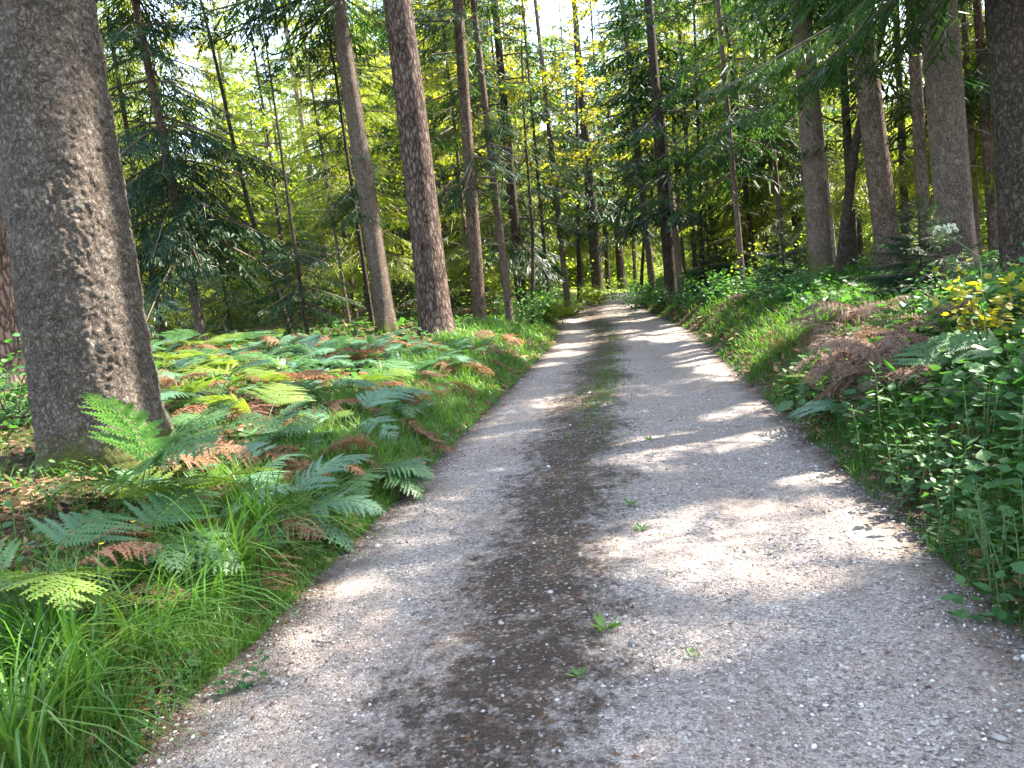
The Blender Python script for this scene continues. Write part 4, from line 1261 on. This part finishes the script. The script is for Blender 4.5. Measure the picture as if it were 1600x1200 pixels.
def f_right(r, n):
    y = 1.8 * (9 / 1.8) ** r.random(n); d = .04 + 2.6 * r.random(n) ** .8 * np.clip(y / 5, .7, 1)
    return centre(y) + HW + d, y


def f_rfar(r, n):
    y = 7 * (45 / 7) ** r.random(n); d = np.clip(1.5 - y * .02, .5, 2) + 5.0 * r.random(n)
    return centre(y) + HW + d, y


def f_lfar(r, n):
    y = 8 * (45 / 8) ** r.random(n); d = .5 + 6.0 * r.random(n)
    return centre(y) - HW - d, y


cover('left_ground_cover', 'small leafy weeds creeping along the left edge of the gravel', 7000, 3, f_left, .10, .038, 'herb')
def f_lnear(r, n):
    y = 1.8 + 6.5 * r.random(n); d = .5 + 4.0 * r.random(n)
    k = wob(d * 3, y * 2.2, 1.3, 1.4) > -.35
    return centre(y[k]) - HW - d[k], y[k]


cover('left_bank_cover', 'low leafy weeds between the nearest ferns on the left bank', 7000, 8, f_lnear, .16, .035, 'herb')
cover('right_ground_cover', 'dense leafy herbs covering the near right verge', 15000, 4, f_right, .24, .06, 'herb')
cover('right_far_cover', 'low leafy undergrowth on the right bank farther on', 12000, 5, f_rfar, .28, .04, 'herb')
cover('left_far_cover', 'low leafy undergrowth on the left bank farther on', 5000, 6, f_lfar, .2, .04, 'herb')

# single tall herbs
HM = [herb_mesh('leafy_herb', (.36, .42, .3, .48)[k], (5, 6, 4, 7)[k], (.12, .10, .15, .085)[k], 300 + k, M['herb'], (4, 5, 3, 6)[k], (.32, .24, .38, .2)[k], .2) for k in range(4)]
HN = [herb_mesh('leafy_herb', .6, 16, .085, 320 + k, M['herb'], 1, .16) for k in range(2)]
GH = 'leafy herbs on the near right verge'
rh = RS(61)
for i, (px, py, nar, s, lab) in enumerate([
    (1375, 640, 1, 1.15, 'tall narrow leaved herb standing out at the edge of the right verge'), (1345, 680, 1, .8, 'short narrow leaved herb in front of the tall one'),
    (1310, 640, 0, .6, 'small herb below the drooping blue green fern'), (1420, 700, 0, .8, 'broad leaved herb right of the narrow leaved ones'),
    (1400, 740, 0, .8, 'herb leaning over the gravel edge where the verge is widest'), (1480, 760, 0, .9, 'pale broad leaved herb in the middle of the near right verge'),
    (1540, 720, 0, 1.0, 'tall herb at the right edge behind the pale broad leaved one'), (1590, 690, 0, 1.0, 'tall herb cut by the right edge under the large leaved shrub'),
    (1470, 680, 0, .9, 'herb in the second row of the near right verge'), (1530, 650, 0, 1.0, 'herb below the dark green fern'),
    (1440, 630, 0, .9, 'herb below the lowest withered bracken'), (1580, 800, 0, .8, 'herb at the right edge above the bluish leaves'),
    (1520, 810, 0, .7, 'low herb at the gravel edge near the bluish leaves'), (1460, 810, 0, .6, 'low herb nearest the gravel on the right verge'),
    (1560, 900, 0, .7, 'bluish large leaved herb nearest the viewer on the right'), (1595, 860, 0, .8, 'dark herb at the right edge behind the bluish one'),
    (1390, 600, 0, .8, 'herb in front of the withered drooping bracken'), (1500, 610, 0, .9, 'herb left of the large leaved dark shrub')]):
    o = obj('leafy_herb', HN[i % 2] if nar else HM[i % 4], loc=at_height(px, py, .2)); o.rotation_euler = (0, 0, rh.uniform(0, 6.28)); o.scale = (s, s, s)
    tag(o, lab, 'herb', GH)
for i, (px, py, s, lab) in enumerate([(525, 850, .45, 'little leafy weed on the bare soil at the left edge of the gravel'), (500, 870, .35, 'tiny leafy weed beside the low leaning grass tuft'), (380, 1060, .4, 'small weed at the gravel edge below the tallest tuft'), (300, 1090, .4, 'small weed right of the nearest arching tuft'), (180, 1185, .35, 'pale weed on the bare soil at the bottom left')]):
    o = obj('leafy_herb', HM[i % 4], loc=at_height(px, py, .05)); o.rotation_euler = (0, 0, i * 1.1); o.scale = (s, s, s)
    tag(o, lab, 'weed', 'weeds at the left edge of the gravel')


def rosette(seed, n, l0):
    r = RS(seed); mb = MB()
    az = np.arange(n) * 2.4 + r.normal(0, .3, n); up = r.uniform(.1, .9, n)
    d = unit(np.stack([np.cos(az), np.sin(az), up], -1)); s = unit(np.cross(d, np.array([0, 0, 1.0])) + r.normal(0, .1, (n, 3)))
    l = l0 * r.uniform(.6, 1.2, n)
    V, Q, T = leaf_faces(d * .01, d, s, l, l * .2, np.full(n, -.25)); mb.add(V, Q, T, m=0, tint=np.repeat(r.random(n), 8))
    return mb.mesh('plantain', [M['sedge']])


for px, py, l, lab in [(945, 985, .085, 'plantain tuft growing in the middle of the track'), (985, 790, .06, 'small weed tuft on the centre strip before the sunlit patch'), (1015, 690, .05, 'tiny weed tuft by the sunlit patch farther along the track'),
                       (1080, 1025, .03, 'tiny seedling in the gravel right of the plantain tuft'), (905, 1060, .04, 'two leaved seedling left below the plantain tuft'), (1000, 830, .05, 'thin weed tuft at the left end of the big sunlit patch')]:
    o = obj('plantain', rosette(int(px), 11, l), loc=at_height(px, py) + np.array([0, 0, .004])); tag(o, lab, 'weed', 'weeds growing on the track')

# flowers
for px, py, lab in [(205, 822, 'tiny yellow flower below the green bracken stalk'), (155, 857, 'tiny yellow flower nearest the drooping pale frond')]:
    p = at_height(px, py, .38); root = empty('yellow_flower', p, lab, 'flower', 'yellow flowers in the left bank')
    V, Q = tube([[0, 0, 0], [.01, .01, .2], [0, .02, .39]], [.002, .0015, .001], 4); obj('stem', mesh('stem', V, Q, mats=[M['stem']]), root)
    az = np.arange(7) * 2 * PI / 7; d = unit(np.stack([np.cos(az), np.sin(az), np.full(7, .35)], -1)); s = unit(np.cross(d, [0, 0, 1.0]))
    V, Q = kites(np.tile([0, .02, .39], (7, 1)), d, s, np.full(7, .014), np.full(7, .005), .6); obj('petals', mesh('petals', V, Q, mats=[M['yellow']]), root)
p = at_height(1535, 430, .75)
for px, py, H, lab in [(1520, 425, 1.15, 'pale umbel plant standing tall on the right bank')]:
    root = empty('umbel_plant', p, lab, 'wild plant')
    top = at_depth(1478, 366, p[1] - .1) - p
    b0 = at_depth(1530, 400, p[1]) - p
    P = np.array([[0, 0, 0], b0 * .5 + np.array([.02, 0, .05]), b0, top])
    V, Q = tube(P, [.006, .005, .004, .003], 6); obj('stem', mesh('stem', V, Q, mats=[M['stem']]), root)
    rr = RS(4); mb = MB()
    for q in range(16):
        a = q * 2.4; e = .25 + .9 * rr.random()
        tip = top + np.array([math.cos(a) * math.cos(e), math.sin(a) * math.cos(e), math.sin(e) * .7]) * .09
        mb.add(*tube([top, tip], [.0012, .0008], 3), m=1)
        n = 22; d = unit(rr.normal(0, 1, (n, 3)) + np.array([0, 0, 1.2])); s = unit(np.cross(d, rr.normal(0, 1, (n, 3))))
        V, Q = kites(np.tile(tip, (n, 1)) + rr.normal(0, .006, (n, 3)), d, s, np.full(n, .013), np.full(n, .005), .6); mb.add(V, Q, m=0, tint=np.repeat(rr.random(n), 4))
    obj('umbel', mb.mesh('umbel', [M['umbel'], M['stem']]), root)
    mb = MB(); n = 26
    u = rr.uniform(.1, .9, n)[:, None]; o_ = b0 * u + rr.normal(0, .07, (n, 3)); d = unit(rr.normal(0, 1, (n, 3)) * np.array([1, 1, .4])); s = unit(np.cross(d, rr.normal(0, .4, (n, 3)) + np.array([0, 0, 1.])))
    V, Q, T = leaf_faces(o_, d, s, np.full(n, .12), np.full(n, .035), np.full(n, -.2)); mb.add(V, Q, T, m=0, tint=np.repeat(rr.random(n), 8))
    obj('leaves', mb.mesh('leaves', [M['herb']]), root)

# ------------------------------------------------------------------ litter
r = RS(88)
n = 36000
y = 1.3 * (34 / 1.3) ** r.random(n); side = np.where(r.random(n) < .6, -1, 1)
x = centre(y) + side * (HW + .05 + 6.5 * r.random(n) ** 1.3 * np.clip(y / 6, .6, 1.5))
z = ground(x, y) + .02 * r.random(n) + .01
d = unit(r.normal(0, 1, (n, 3)) * np.array([1, 1, .3])); s = unit(np.cross(d, r.normal(0, .5, (n, 3)) + np.array([0, 0, 1.0])))
l = r.uniform(.03, .10, n) * np.clip(y / 6, 1, 2.2)
V, Q = kites(np.stack([x, y, z], -1), d, s, l, l * .22)
o = obj('bracken_litter', mesh('bracken_litter', V, Q, mats=[M['litter']], tint=np.repeat(r.random(n), 4)))
tag(o, 'brown dead bracken and leaf litter on the banks', 'litter', kind='stuff')
n = 9000
y = 1.4 * (26 / 1.4) ** r.random(n); la = np.where(r.random(n) < .45, -.2 + r.normal(0, .18, n), np.sign(r.random(n) - .5) * (1.0 - np.abs(r.normal(0, .09, n))))
la = np.where(r.random(n) < .2, r.uniform(-1, 1, n), la)
x = centre(y) + la * HW; z = road_surface(x, y) + .004 + .008 * r.random(n)
d = unit(r.normal(0, 1, (n, 3)) * np.array([1, 1, .15])); s = unit(np.cross(d, r.normal(0, .3, (n, 3)) + np.array([0, 0, 1.0])))
l = r.uniform(.008, .034, n) * np.clip(y / 6, 1, 1.8)
V, Q = kites(np.stack([x, y, z], -1), d, s, l, l * np.where(r.random(n) < .75, .07, .28))
o = obj('track_litter', mesh('track_litter', V, Q, mats=[M['litter']], tint=np.repeat(.35 * r.random(n), 4)))
tag(o, 'dark needles bits of bark and leaves lying on the track', 'litter', kind='stuff')
